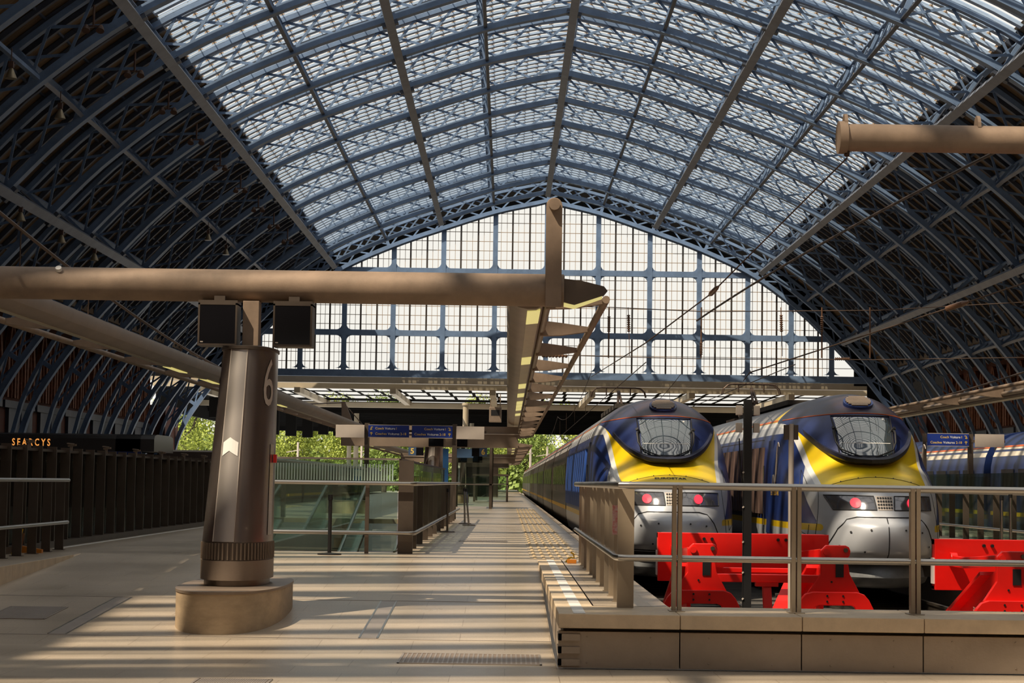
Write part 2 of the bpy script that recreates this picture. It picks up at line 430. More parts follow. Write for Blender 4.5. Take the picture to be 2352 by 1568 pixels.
def fillet(mb, x, z, sx, sz, r=.55, y0=GD-.22, y1=GD+.05):
    pts = [(x, z)]+[(x+sx*r*(1-math.sin(a)), z+sz*r*(1-math.cos(a))) for a in [PI/2*i/5 for i in range(6)]]
    mb.prism([(RX+p[0], p[1]) for p in pts], 'y', y0, y1)
for x in mull:
    zt = arch_z(x, 0)
    if zt > ZB+.3:
        fr.box(RX+x-.24, RX+x+.24, GD-.3, GD+.08, ZB-.2, zt)
        for zc in (ZB, ZT1, ZT2):
            hh = .28
            for sx in (-1, 1):
                for sz in (-1, 1):
                    zz = zc+sz*hh
                    if (zc == ZB and sz < 0) or zz > zt-1.2: continue
                    fillet(fr, x+sx*.23, zz, sx, sz)
for z, h in ((ZT1, .28), (ZT2, .28)):
    xm = XE
    while arch_z(xm, .2) < z: xm -= .1
    fr.box(RX-xm, RX+xm, GD-.28, GD+.07, z-h, z+h)
fr.box(RX-XE-.8, RX+XE+1.2, GD-.4, GD+.15, ZB-.55, ZB+.12)
rings = []
for k in range(65):
    s = -len_of_x(31.5)+2*len_of_x(31.5)*k/64
    rings.append([arch(s, -.28, GD-.2), arch(s, -.28, GD+.15), arch(s, .1, GD+.15), arch(s, .1, GD-.2)])
fr.loft(rings, 0, True, True)
fr.build('window_frame', M['iron'], gab)
for a, b in zip(mull[:-1], mull[1:]):
    for j in (1, 2):
        x = a+(b-a)*j/3; zt = arch_z(x, -.1)
        if zt > ZB: mid.box(RX+x-.085, RX+x+.085, GD-.12, GD+.04, ZB, zt)
    for j in range(9):
        if j % 3 == 0: continue
        x = a+(b-a)*j/9; zt = arch_z(x, -.1)
        if zt > ZB: thin.box(RX+x-.022, RX+x+.022, GD-.05, GD+.02, ZB, zt)
    
z = ZB+.93
while z < 29:
    xm = XE
    while xm > 0 and arch_z(xm, -.1) < z: xm -= .1
    if xm > .3: thin.box(RX-xm, RX+xm, GD-.06, GD+.02, z-.028, z+.028)
    z += .93
mid.build('glazing_post', M['steel_dk'], gab); thin.build('glazing_bar', M['bar_tan'], gab)
bk = MB()                                            # dark boarding filling the arch above the glazing
rings = []
for k in range(81):
    s = -ARCL+2*ARCL*k/80; rings.append((arch(s, -.05, GD+.2), arch(s, 3.0, GD+.2)))
for k in range(80):
    if abs(-ARCL+2*ARCL*(k+.5)/80) < len_of_x(31.5): bk.quad(rings[k][0], rings[k][1], rings[k+1][1], rings[k+1][0])
for sg in (-1, 1): a, b = RX+sg*30.5, RX+sg*41; bk.box(min(a, b), max(a, b), GD+.2, GD+.5, 11.6, 15.5)
bk.box(RX+31.8, RX+41, GD+.2, GD+.5, -1, 11.6)
struct('wall_gable', bk, M['matt_black'], fix=False)
sw = MB(); [sw.box(a, b, YN-1.2, YN-.4, c, d) for a, b, c, d in ((RX-40, -9.6, -1, 31), (-9.6, -4.6, -1, 4.4), (-9.6, -4.6, 6.1, 31), (-4.6, RX+40, -1, 31))]; struct('wall_south', sw, mat('pale_brick_wall', (.3, .21, .15), .85))  # unseen south wall; opening added so monitors reflect sky, paleness for bounce
# ------------------------------------------------------------------ side walls
for sg, nm in ((-1, 'wall_left'), (1, 'wall_right')):
    wx = RX+sg*37.9; wm = MB(); wm.box(min(wx, wx+sg*.6), max(wx, wx+sg*.6), YN, R0+.5, -1, 13.2); px_ = RX+sg*36.2; wm.box(min(px_, wx+sg*.6), max(px_, wx+sg*.6), R0+.2, GD+1, -1, 8.5)
    W = struct(nm, wm, M['brick'])
    sl = MB(); sl.box(min(RX+sg*33.2, wx+sg*.6), max(RX+sg*33.2, wx+sg*.6), YN, R0+.5, 13.1, 13.5)
    sl.build('eaves_slab', M['board'], W)
    pan, arc, pier = MB(), MB(), MB(); xi = wx-sg*.25
    for k in range(8):
        y1 = R0-BAY*k; y0 = y1-BAY
        pan.box(min(wx, xi), max(wx, xi), y0+1.9, y1-.5, .4, 6.2); pan.box(min(wx, xi-sg*.12), max(wx, xi-sg*.12), y0+.4, y1-.3, 6.2, 6.7)
        pan.box(min(wx, xi-sg*.08), max(wx, xi-sg*.08), y0+5.0, y0+5.3, .4, 6.2)
        for j in (0, 1, 2):
            yc = y0+1.9+2.6*j; hw, hs, ht = .95, 2.6, 5.0       # pointed blind arch
            out = [(yc-hw, 6.9), (yc-hw, 6.9+hs)]+[(yc-hw+hw*t, 6.9+hs+(ht-hs)*math.sin(t*PI/2)**.8) for t in (.25, .5, .75, 1)]
            out += [(2*yc-p[0], p[1]) for p in out[::-1][1:]]
            q = Vector((0, yc, 9)); pts = [Vector((xi, p[0], p[1])) for p in out]
            for a, b in zip(pts[:-1], pts[1:]): arc.bar(a, b, .34, .3, (sg, 0, 0))
            inn = [Vector((xi+sg*.05, yc+(p[0]-yc)*.45, 6.9+(p[1]-6.9)*.72)) for p in out]
            for a, b in zip(inn[:-1], inn[1:]): arc.bar(a, b, .14, .2, (sg, 0, 0))
    pan.build('dado_panel', M['iron_dark'], W); arc.build('blind_arch', M['terra'], W)
# ------------------------------------------------------------------ floors
PZ = .48; RY0, RY1 = 18.6, 28.4; EX = .46; PX = 1.5; LX = -6.2
WELL = (-4.1, -1.75, 30.6, 57.0)
f = MB()
f.quad((-40, -8, 0), (EX, -8, 0), (EX, RY0, 0), (-40, RY0, 0)); f.quad((EX, -8, 0), (16, -8, 0), (16, 16.95, 0), (EX, 16.95, 0))
f.quad((LX, RY0, 0), (EX, RY0, 0), (EX, RY1, PZ), (LX, RY1, PZ))
struct('floor', f, M['floor'], 'pale stone concourse floor ramping up to the platform')
f = MB()
def slab(mb, x0, x1, y0, y1, z0=-1.2): mb.box(x0, x1, y0, y1, z0, PZ)
slab(f, -7.6, PX, RY1, WELL[2]); slab(f, -7.6, WELL[0], WELL[2], WELL[3]); slab(f, WELL[1], PX, WELL[2], WELL[3]); slab(f, -7.6, PX, WELL[3], 300)
slab(f, EX+.34, PX, 17.9, RY1)
slab(f, -7.6, LX-.02, 12, RY1); slab(f, -40, -7.6, 12, 190)
slab(f, 8.4, 14.5, 24, 300); slab(f, 18.4, 42, 17.9, 300)
struct('floor', f, M['floor'], 'stone platforms beside the tracks')
f = MB(); f.box(PX-.3, 42, 17.6, 300, -1.3, -.62); struct('floor', f, M['conc'], 'dark track bed between the platforms')
f = MB(); f.box(-40, 60, 300, 900, -1.3, -.7); struct('floor', f, mat('outside_ground', (.22, .2, .15), .9, 0, .3, .3), 'ground beyond the end of the platforms')
f = MB(); x0, x1, y0, y1 = WELL; f.box(x0-.2, x1+.2, y0-.2, y1+.2, -3.4, -3.0)
f.box(x0-.2, x0, y0, y1, -3.0, -1.2); f.box(x1, x1+.2, y0, y1, -3.0, -1.2); f.box(x0, x1, y1, y1+.2, -3.0, -1.2); f.box(x0, x1, y0-.2, y0, -3.0, -1.2)
struct('floor', f, M['stone'], 'floor of the escalator well')
# stone kerb around the buffer end
kr = empty('kerb_wall', 'long low stone-topped kerb wall with bronze panels at the near end of the tracks', 'kerb wall', (EX, 16.8, 0))
def kp(mb, name, m, **k): o = mb.build(name, m, None, **k); o.parent = kr; o.location = (-EX, -16.8, 0); return o
for k in range(11):
    a = EX+1.055*k; b = a+1.05
    q = MB(); q.box(a, b, 16.8, 17.95, .355, PZ); kp(q, 'coping_stone', M['stone'], bevel=.008)
    q = MB(); q.box(a+.004, b+.0, 16.86, 16.96, 0.012, .325)
    for bx in (.25, .8):
        for bz in (.06, .28): q.tube([(a+bx, 16.862, bz), (a+bx, 16.852, bz)], .008, 8)
    kp(q, 'cladding_panel', M['panel'], bevel=.004)
q = MB(); q.box(EX+.05, EX+11.6, 16.97, 17.9, -.6, .355); kp(q, 'core', M['conc'])
for k in range(9):
    a = 17.955+1.17*k
    q = MB(); q.box(EX, EX+.36, a, a+1.165, .355, PZ); kp(q, 'coping_stone', M['stone'], bevel=.006)
    zz = max(0, (a-RY0)/(RY1-RY0)*.48)
    if zz < .3: q = MB(); q.hexa([(EX+.03, a, zz+.005), (EX+.1, a, zz+.005), (EX+.1, a+1.16, min(.3, zz+.06)), (EX+.03, a+1.16, min(.3, zz+.06)), (EX+.03, a, .325), (EX+.1, a, .325), (EX+.1, a+1.16, .325), (EX+.03, a+1.16, .325)]); kp(q, 'cladding_panel', M['panel'])
q = MB(); q.box(EX+.1, EX+.36, 17.9, RY1, -.6, .36); kp(q, 'core', M['conc'])
for z in (.275, .165, .06):
    q = MB(); q.box(EX+.0, EX+.19, 16.83, 16.862, z-.028, z+.028); q.box(EX-.0, EX+.03, 16.83, 17.15, z-.028, z+.028)
    for bx in (.045, .1): q.tube([(EX+bx, 16.832, z), (EX+bx, 16.824, z)], .006, 8)
    kp(q, 'corner_strap', M['panel'])
f = MB(); f.box(EX+.13, EX+.235, 16.82, RY1-.05, PZ+.001, PZ+.005)
tag(f.build('painted_line', M['white']), 'white painted line running along the top of the stone kerb', 'line')
# left plinth side
f = MB()
for k in range(14):
    a = 13+1.14*k; z = max(0, (a-RY0)/(RY1-RY0)*PZ); z2 = max(0, (a+1.135-RY0)/(RY1-RY0)*PZ)
    if a+1.2 < RY1: f.hexa([(LX-.02, a, z), (LX+.01, a, z), (LX+.01, a+1.13, z2), (LX-.02, a+1.13, z2), (LX-.02, a, PZ), (LX+.01, a, PZ), (LX+.01, a+1.13, PZ), (LX-.02, a+1.13, PZ)])
struct('wall_plinth', f, M['stone'])
def rz(y): return 0 if y < RY0 else min(PZ, (y-RY0)/(RY1-RY0)*PZ)
# joints, channel covers, gratings
def strip(x0, x1, y0, y1, h=.004): 
    b = MB(); b.hexa([(x0, y0, rz(y0)+.0005), (x1, y0, rz(y0)+.0005), (x1, y1, rz(y1)+.0005), (x0, y1, rz(y1)+.0005)]+[(x0, y0, rz(y0)+h), (x1, y0, rz(y0)+h), (x1, y1, rz(y1)+h), (x0, y1, rz(y1)+h)]); return b
tag(strip(LX, EX, 19.28, 19.305).build('expansion_joint', M['cover']), 'thin metal joint across the floor in front of the pillar plinth', 'floor joint')
tag(strip(LX, EX, 22.72, 22.75).build('expansion_joint', M['cover']), 'thin metal joint across the floor behind the pillar plinth', 'floor joint')
for x, lab in ((-1.36, 'flat steel channel cover let into the floor right of the pillar plinth'), (-4.45, 'flat steel channel cover let into the floor left of the pillar plinth')):
    t = empty('channel_cover', lab, 'channel cover', (x, 19.35, rz(19.35)))
    for a, b, mm, h in ((-.09, .09, 'cover', .003), (-.1, -.08, 'steel', .006), (.08, .1, 'steel', .006)):
        o = strip(x+a, x+b, 19.35, 22.68, h).build('plate' if h < .005 else 'edge_strip', M[mm], t); o.location = (-x, -19.35, -rz(19.35))
def grating(x0, x1, y0, y1, lab, n=28):
    z = rz((y0+y1)/2)+.002; t = empty('floor_grating', lab, 'grating', (x0, y0, z)); t['group'] = 'gratings in the floor'
    q = MB(); Lx, Ly = x1-x0, y1-y0; dz = rz(y1)-rz(y0)
    for a, b, c, d in ((0, Lx, 0, .02), (0, Lx, Ly-.02, Ly), (0, .02, 0, Ly), (Lx-.02, Lx, 0, Ly)): q.box(a, b, c, d, -.001, .006)
    q.build('grating_frame', M['cover'], t)
    q = MB(); q.box(.01, Lx-.01, .01, Ly-.01, 0.0, .0015)
    q.build('pan', M['taupe'], t)
    q = MB()
    for k in range(n): x = .03+(Lx-.06)*(k+.5)/n; q.box(x-.008, x+.008, .02, Ly-.02, .001, .005)
    q.build('grating_bars', M['cover'], t)
    if dz: t.rotation_euler = (math.atan2(dz, Ly), 0, 0); t.location.z = rz(y0)+.003
grating(-.95, .33, 17.15, 18.15, 'wide slotted floor grating close to the corner of the stone kerb')
grating(-2.45, -1.85, 14.9, 15.6, 'small floor grating at the bottom edge, in front of the pillar')
grating(-5.5, -4.85, 20.5, 21.6, 'floor grating in shade left of the pillar')
grating(-.9, 0.02, 36.6, 37.4, 'narrow dark drain grating across the platform beyond the ramp')
# tactile strip
f = MB()
for k in range(150):
    y = 28.6+.4*k
    if y > 82: break
    for j in range(2): f.box(.36+.4*j, .755+.4*j, y, y+.395, PZ+.0005, PZ+.006)
st_ = empty('tactile_strip', 'yellowish blistered tactile strip running along the platform', 'tactile paving', (.36, 28.6, PZ))
o = f.build('tactile_tile', mat('tactile_stone', (.43, .35, .25), .5, 0, .1, 3), st_); o.location = (-.36, -28.6, -PZ)
f = MB()
for k in range(420):
    y = 28.66+.13*k
    for j in range(6):
        x = .43+.131*j; r = .032; h = .012
        i = len(f.v); f.v += [(x+r*math.cos(a), y+r*math.sin(a), PZ+.005) for a in (0, PI/3, 2*PI/3, PI, 4*PI/3, 5*PI/3)]+[(x+r*.55*math.cos(a), y+r*.55*math.sin(a), PZ+.005+h) for a in (0, PI/3, 2*PI/3, PI, 4*PI/3, 5*PI/3)]
        for a in range(6): f.face((i+a, i+(a+1) % 6, i+6+(a+1) % 6, i+6+a))
        f.face([i+6+a for a in range(6)])
o = f.build('tactile_blisters', mat('tactile_blister', (.50, .38, .23), .45), st_, fix=False); o.location = (-.36, -28.6, -PZ); o['kind'] = 'stuff'
f = MB(); f.box(PX-.1, PX+.03, RY1-.3, 300, PZ-.12, PZ+.012)
tag(f.build('platform_edge_stone', mat('edge_stone', (.62, .5, .37), .6, 0, .1, 2)), 'pale edge stone along the platform beside the left-hand train', 'edge stone')
# ------------------------------------------------------------------ modern deck beyond the gable
DX0, DX1 = -36.0, 46.0
cream = mat('cream_deck_steel', (.46, .39, .28), .55, 0, .1, .5)
f = MB(); f.box(DX0, 36.6, 192.6, 193.4, 11.32, 11.98); f.box(DX0, 36.6, 195.2, 196.0, 10.86, 11.4)
struct('trim_1', f, cream, 'cream fascia beams of the flat deck beyond the gable')
f = MB()
rows = [(196.2, 197.5), (203.2, 205.3), (211.8, 214.2), (221.4, 228)]
for a, b in rows: f.box(DX0, DX1, a, b, 10.97, 11.0)
x = DX0; k = 0
while x < DX1:
    for j, (a, b) in enumerate(((197.5, 203.2), (205.3, 211.8), (214.2, 221.4))): f.box(x+j*.25, x+j*.25+.34, a, b, 10.98, 11.01)
    x += 2.45
f.box(DX0, -24.5, 196, 228, 10.9, 11.0); f.box(DX0, DX1, 228, 291, 10.0, 10.9)
for k in range(16): f.box(DX0, DX1, 229+4*k, 229.5+4*k, 9.55, 10.0)
f.box(DX0, DX1, 290, 291, 8.9, 10.5)
f.box(DX0, DX0+.4, 197, 291, 8.6, 11)
for k in range(12): f.box(-31+1.3*k, -29.8+1.3*k, 200+6*k, 201+6*k, 7.9-.42*min(k, 3)+(.5 if k > 5 else 0), 10)
struct('ceiling', f, M['matt_black'], 'flat dark deck roof beyond the gable')
f = MB()
for k in range(3): y0, y1 = ((197.5, 203.2), (205.3, 211.8), (214.2, 221.4))[k]; f.quad((DX0, y0, 11.0), (DX1, y0, 11.0), (DX1, y1, 11.0), (DX0, y1, 11.0))
struct('window_3', f, M['skyglass'], 'rows of rooflights in the flat deck')
f = MB()
for x in (-31.2, -21.2, -11.6, -1.6, 8.4, 18.4, 28.4, 38.4): f.box(x-.3, x+.3, 193.4, 228, 10.3, 10.85)
f.box(DX0, DX1, 222.5, 223.3, 10.0, 10.6)
struct('trim_2', f, cream, 'cream beams under the deck rooflights')
def deck_col(x, y, lab):
    t = empty('deck_column', lab, 'column', (x, y, PZ), 0, 'round columns under the flat deck')
    MB().cyl((0, 0), .3, 0, 9.4, 18).build('shaft', cream, t, smooth=True)
    MB().cyl((0, 0), .42, 9.2, 9.45, 18).build('cap', cream, t, smooth=True)
    MB().cyl((0, 0), .4, 0, .4, 18).build('base', M['steel_dk'], t, smooth=True)
    return t
c0 = deck_col(-4.5, 204, 'round cream column rising behind the blank panel of the sign gantry')
dup(c0, (-18.2, 232, PZ), None, 'round column under the deck, seen just right of the big pillar'); dup(c0, (-4.9, 262, PZ), None, 'round column far along the platform, behind the number 6 sign')
dup(c0, (-21.5, 262, PZ), None, 'round column under the deck, before the trees right of the big pillar')
# ------------------------------------------------------------------ trees outside
def tree_meshes(seed, lf):
    r = random.Random(seed); crown = MB(); cl = []
    for k in range(26):
        a = r.uniform(0, 2*PI); e = r.uniform(-1.0, 1.0); R = r.uniform(1.2, 3.6)
        cl.append((Vector((R*math.cos(a)*math.cos(e*.8), R*math.sin(a)*math.cos(e*.8), 6.8+4.2*e)), r.uniform(1.2, 2.3)))
    for k in range(7500):
        c, R = r.choice(cl); d = Vector((r.gauss(0, 1), r.gauss(0, 1), r.gauss(0, 1))).normalized()
        p = c+d*R*r.uniform(.75, 1.05); s = r.uniform(.1, .21)
        n_ = (d+Vector((r.uniform(-.7, .7), r.uniform(-.7, .7), r.uniform(-.3, .9)))).normalized(); t = n_.orthogonal().normalized(); b = n_.cross(t)
        an = r.uniform(0, PI); t, b = t*math.cos(an)+b*math.sin(an), b*math.cos(an)-t*math.sin(an)
        crown.quad(p-t*s, p-b*s*.6, p+t*s, p+b*s*.6)
    tr = MB(); tr.tube([(0, 0, 0), (.1, 0, 3), (0, .1, 7), (0, 0, 10)], [.35, .28, .2, .06], 8)
    for c, R in cl[:10]: tr.tube([(0, 0, 4+c.z*.15), (c.x*.5, c.y*.5, 4+c.z*.3), tuple(c)], [.14, .09, .03], 5)
    return crown, tr
leafm = mat('tree_leaf', (.30, .36, .05), .6, 0, .35, 1.2); leafm2 = mat('tree_leaf_deep', (.19, .27, .045), .6, 0, .35, 1.2)
for lm in (leafm, leafm2): lm.node_tree.nodes['Principled BSDF'].inputs['Subsurface Weight'].default_value = 0
barkm = mat('bark', (.09, .07, .05), .9, 0, .3, 3)
protos = []
for i in range(3):
    cr, tr = tree_meshes(11+i, None); protos.append((cr, tr))
tdat = [(-54, 322, 1.5, 'yellow-green tree seen through the opening left of the big pillar, under the last arch rib'),
        (-44, 340, 1.4, 'green tree beyond the deck, mostly behind the big pillar'),
        (-35.5, 324, 1.35, 'green tree beyond the deck, just right of the big pillar'),
        (-28, 342, 1.4, 'green tree beyond the deck, above the left half of the striped glass screen'),
        (-20.5, 322, 1.4, 'green tree beyond the deck, below the left blue coach sign'),
        (-12.5, 341, 1.4, 'green tree beyond the deck, between the number 5 sign and the glass screen'),
        (-5, 323, 1.35, 'green tree beyond the deck, between the number 6 sign and the canopy'),
        (3.4, 342, 1.4, 'green tree beyond the tracks, between the canopy fins and the roof of the left train'),
        (11.5, 324, 1.4, 'green tree beyond the tracks, rising over the far coaches of the left train')]
pc = {}
for i, (x, y, s, lab) in enumerate(tdat):
    t = empty('broadleaf_tree', lab, 'tree', (x, y, -.7), i*1.3, 'trees beyond the end of the station'); t.scale = (s, s, s)
    key = i % 3
    if key not in pc:
        a = protos[key][0].build('crown', leafm if key != 1 else leafm2, t, fix=False); b = protos[key][1].build('trunk', barkm, t, fix=False); pc[key] = (a, b)
    else:
        for o in pc[key]:
            c = o.copy(); COL.objects.link(c); c.parent = t

hb = MB(); r_ = random.Random(5)
for k in range(17000):
    x = r_.uniform(-75, 28); z = r_.uniform(-.5, 1)**1*13.5*(.8+.2*math.sin(x*.5)); y = 362+r_.uniform(-2, 2); s = r_.uniform(.4, .75)
    n_ = Vector((r_.uniform(-1, 1), -1+r_.uniform(-.5, .5), r_.uniform(-.2, .9))).normalized(); t = n_.orthogonal().normalized(); b = n_.cross(t); p = Vector((x, y, z if z > 0 else -z))
    hb.quad(p-t*s, p-b*s*.7, p+t*s, p+b*s*.7)
tag(hb.build('hedgerow_foliage', leafm2, None, fix=False), 'dense band of green foliage behind the trees outside the station', 'foliage', None, 'stuff')

m0 = empty('line_mast', 'thin pale line mast beyond the platform end, right of the canopy', 'mast', (3.6, 305, -.7)); m0['group'] = 'pale line masts outside'
MB().tube([(0, 0, 0), (0, 0, 8.2)], [.22, .16], 8).build('pole', M['greyp'], m0); MB().bar((-1.8, 0, 6.6), (.4, 0, 7.0), .12, .12).build('cantilever', M['greyp'], m0)
for x, y, lab in ((6.4, 312, 'thin pale line mast beyond the tracks, just left of the far coaches'), (-33.2, 306, 'thin pale line mast before the trees right of the big pillar'), (-23.5, 311, 'thin pale line mast before the trees, left of the gantry post')): dup(m0, (x, y, -.7), None, lab)
# ------------------------------------------------------------------ trains
RAIL = -.38
def interp(T, z):
    if z <= T[0][0]: return T[0][1]
    for (a, b), (c, d) in zip(T[:-1], T[1:]):
        if z <= c: return b+(d-b)*(z-a)/(c-a)
    return T[-1][1]
def smooth(T, n=6):
    out = []
    Q = [T[0]]+list(T)+[T[-1]]
    for i in range(1, len(Q)-2):
        a, b, c, d = Q[i-1:i+3]; h = c[0]-b[0]
        m0 = (c[1]-a[1])/(c[0]-a[0]) if c[0] != a[0] else 0; m1 = (d[1]-b[1])/(d[0]-b[0]) if d[0] != b[0] else 0
        for k in range(n):
            t = k/n; out.append((b[0]+h*t, (2*t**3-3*t*t+1)*b[1]+(t**3-2*t*t+t)*h*m0+(-2*t**3+3*t*t)*c[1]+(t**3-t*t)*h*m1))
    out.append(T[-1]); return out
TW = smooth([(.7, 1.33), (.95, 1.395), (1.3, 1.41), (2.2, 1.405), (2.7, 1.38), (3.0, 1.32), (3.2, 1.24), (3.38, 1.12), (3.55, .93), (3.66, .76), (3.74, .55), (3.8, .3), (3.825, .12), (3.835, .004)])
TC = smooth([(.7, .10), (.95, .0), (1.2, .0), (1.45, .10), (1.6, .2), (1.78, .32), (1.93, .5), (2.1, .92), (2.28, 1.42), (2.42, 1.72), (2.6, 1.86), (3.0, 2.12), (3.28, 2.40), (3.45, 2.66), (3.6, 2.92), (3.7, 3.17), (3.77, 3.5), (3.815, 4.0), (3.835, 4.9)])
TS = smooth([(.7, 3.0), (1.6, 3.1), (2.2, 3.6), (2.8, 4.6), (3.2, 5.1), (3.835, 5.5)])
TB = smooth([(0, 2.39), (.4, 2.43), (.76, 2.62), (1.0, 2.9), (1.18, 3.2), (1.4, 3.45)])     # lower edge of the dark eye
TY = [(1.9, .93), (2.5, 1.02), (3.0, 1.10), (3.3, 1.2), (3.8, 1.5)]
def bulge(u, z):
    a = max(0, min(1, (1.44-z)/.12))*max(0, min(1, (z-.7)/.15)); q = max(0, min(1, (.98-.3*max(0, z-.9)-abs(u))/.22))
    return .13*(a*a*(3-2*a))*(q*q*(3-2*q))
def nose(u, z):
    W_ = interp(TW, z); c = interp(TC, z); L_ = interp(TS, z); x = min(1, abs(u)/W_)
    s = c+(L_-c)*(1-math.sqrt(max(0, 1-x**2.25)))
    return s-bulge(u, z)
def npt(u, z, off=0.0):
    e = .01
    p = Vector((u, nose(u, z), z)); a = Vector((u+e, nose(u+e, z), z))-p; b = Vector((u, nose(u, z+e), z+e))-p
    n = a.cross(b).normalized()
    if n.y > 0: n = -n
    return p+n*off
def livery():
    m = mat('train_livery', (.45, .46, .47), .33, .35, 0); nt = m.node_tree; L = nt.links; b = nt.nodes['Principled BSDF']
    def at(n): a = nt.nodes.new('ShaderNodeAttribute'); a.attribute_name = n; return a.outputs['Fac']
    tc = nt.nodes.new('ShaderNodeTexCoord'); n = nt.nodes.new('ShaderNodeTexNoise'); n.inputs['Scale'].default_value = 2.2; n.inputs['Detail'].default_value = 8
    L.new(tc.outputs['Object'], n.inputs['Vector'])
    cur = None
    def layer(col, cond, col2=None):
        nonlocal cur
        gt = nt.nodes.new('ShaderNodeMath'); gt.operation = 'GREATER_THAN'; gt.inputs[1].default_value = 0; L.new(at(cond), gt.inputs[0])
        mx = nt.nodes.new('ShaderNodeMix'); mx.data_type = 'RGBA'; L.new(gt.outputs[0], mx.inputs[0])
        if cur is None: mx.inputs[6].default_value = (.50, .52, .56, 1)
        else: L.new(cur, mx.inputs[6])
        if col2:
            r = nt.nodes.new('ShaderNodeValToRGB'); r.color_ramp.elements[0].color = (*col, 1); r.color_ramp.elements[1].color = (*col2, 1)
            r.color_ramp.elements[0].position = .35; r.color_ramp.elements[1].position = .68; L.new(n.outputs['Fac'], r.inputs[0]); L.new(r.outputs[0], mx.inputs[7])
        else: mx.inputs[7].default_value = (*col, 1)
        cur = mx.outputs[2]
    layer((.012, .03, .13), 'l_blue', (.02, .045, .2)); layer((.75, .5, .01), 'l_stripe'); layer((.78, .78, .76), 'l_white'); layer((.92, .66, .008), 'l_yellow', (.86, .57, .01))
    layer((.30, .29, .29), 'l_roof', (.2, .18, .17)); layer((.012, .022, .095), 'l_eye', (.022, .04, .15)); layer((.07, .045, .045), 'l_grime', (.035, .04, .085)); layer((.7, .14, .03), 'l_orange')
    L.new(cur, b.inputs['Base Color'])
    b.inputs['Metallic'].default_value = 0.25; b.inputs['Roughness'].default_value = .34
    bp = nt.nodes.new('ShaderNodeBump'); bp.inputs['Strength'].default_value = .04; n3 = nt.nodes.new('ShaderNodeTexNoise'); n3.inputs['Scale'].default_value = 25; L.new(tc.outputs['Object'], n3.inputs['Vector'])
    L.new(n3.outputs['Fac'], bp.inputs['Height']); L.new(bp.outputs[0], b.inputs['Normal'])
    return m
LIV = livery()
PCL = 21.5
def zrow():
    z = []; a = .7
    while a < 3.3: z.append(a); a += .045
    z += [3.3, 3.34, 3.38, 3.42, 3.46, 3.5, 3.54, 3.58, 3.615, 3.645, 3.67, 3.695, 3.72, 3.742, 3.762, 3.78, 3.796, 3.81, 3.82, 3.829, 3.835]
    return z
def power_shell(parent):
    mb = MB(); ZS = zrow(); NT = 44; tail = [6.5, 8, 12, 16, PCL]; ncol = 2*(NT+len(tail))+1
    T = [-1-(len(tail)-k)*0 for k in range(0)]
    attr = {k: [] for k in ('l_blue', 'l_stripe', 'l_white', 'l_yellow', 'l_roof', 'l_eye', 'l_grime', 'l_orange')}
    for z in ZS:
        W_ = interp(TW, z); row = []
        for j in range(NT+1):
            t = j/NT; th = t*PI/2; u = W_*math.sin(th)**1.0
            row.append((u, nose(u, z) if j < NT else interp(TS, z)))
        for s in tail: row.append((W_, max(s, row[NT][1]+.05*1)))
        full = [(-u, s) for u, s in row[:0:-1]]+row
        for u, s in full:
            mb.v.append((u, s, z)); au = abs(u); zb = interp(TB, au)
            side = s > 3.4 and au > .6*W_
            attr['l_eye'].append(min((z-zb)*3, 5.4-s+2*(au < .01)*0) if True else 0)
            uy = interp(TY, z)
            attr['l_yellow'].append(min(uy-au, (z-1.93)*1.0))
            attr['l_white'].append(min(uy+.09-au, (z-1.93)))
            attr['l_roof'].append(min(z-3.29, s-5.4))
            sb = .95+(z-1.3)*1.35
            attr['l_blue'].append(min(s-sb, 3.02-z, z-1.32, (au-1.0)*2))
            attr['l_stripe'].append(min(s-sb+.12, z-1.2, 1.32-z, (au-1.0)*2))
            ol = 3.385-.09*min(1, au/1.2)**2 if s < 5.4 else 3.295-.0*au
            attr['l_orange'].append(-1)
            attr['l_grime'].append(min(z-ol, 5.4-s))
    for i in range(len(ZS)-1):
        for j in range(ncol-1):
            a = i*ncol+j; mb.face((a, a+1, a+ncol+1, a+ncol))
    o = mb.build('body_shell', LIV, parent, smooth=True)
    for k, v in attr.items():
        A = o.data.attributes.new(k, 'FLOAT', 'POINT'); A.data.foreach_set('value', v)
    return o
def patch(mb, quad, nu=14, nz=10, off=.012, m=0):   # quad of (u,z): bl, br, tr, tl
    base = len(mb.v)
    for j in range(nz+1):
        for i in range(nu+1):
            a, b = i/nu, j/nz
            u = (quad[0][0]*(1-a)+quad[1][0]*a)*(1-b)+(quad[3][0]*(1-a)+quad[2][0]*a)*b
            z = (quad[0][1]*(1-a)+quad[1][1]*a)*(1-b)+(quad[3][1]*(1-a)+quad[2][1]*a)*b
            mb.v.append(tuple(npt(u, z, off)))
    for j in range(nz):
        for i in range(nu):
            k = base+j*(nu+1)+i; mb.face((k, k+1, k+nu+2, k+nu+1), m)
    return mb
def line(mb, pts, r=.012, off=.004, seg=8, n=6):
    P = []
    for (a, b), (c, d) in zip(pts[:-1], pts[1:]):
        for k in range(seg): t = k/seg; P.append(npt(a+(c-a)*t, b+(d-b)*t, off))
    P.append(npt(*pts[-1], off)); mb.tube(P, r, n)
def disc(mb, u, z, r, off, n=18, rz_=None, m=0):
    c = len(mb.v); mb.v.append(tuple(npt(u, z, off)))
    for k in range(n): a = 2*PI*k/n; mb.v.append(tuple(npt(u+r*math.cos(a), z+(rz_ or r)*math.sin(a), off)))
    for k in range(n): mb.face((c, c+1+k, c+1+(k+1) % n), m)
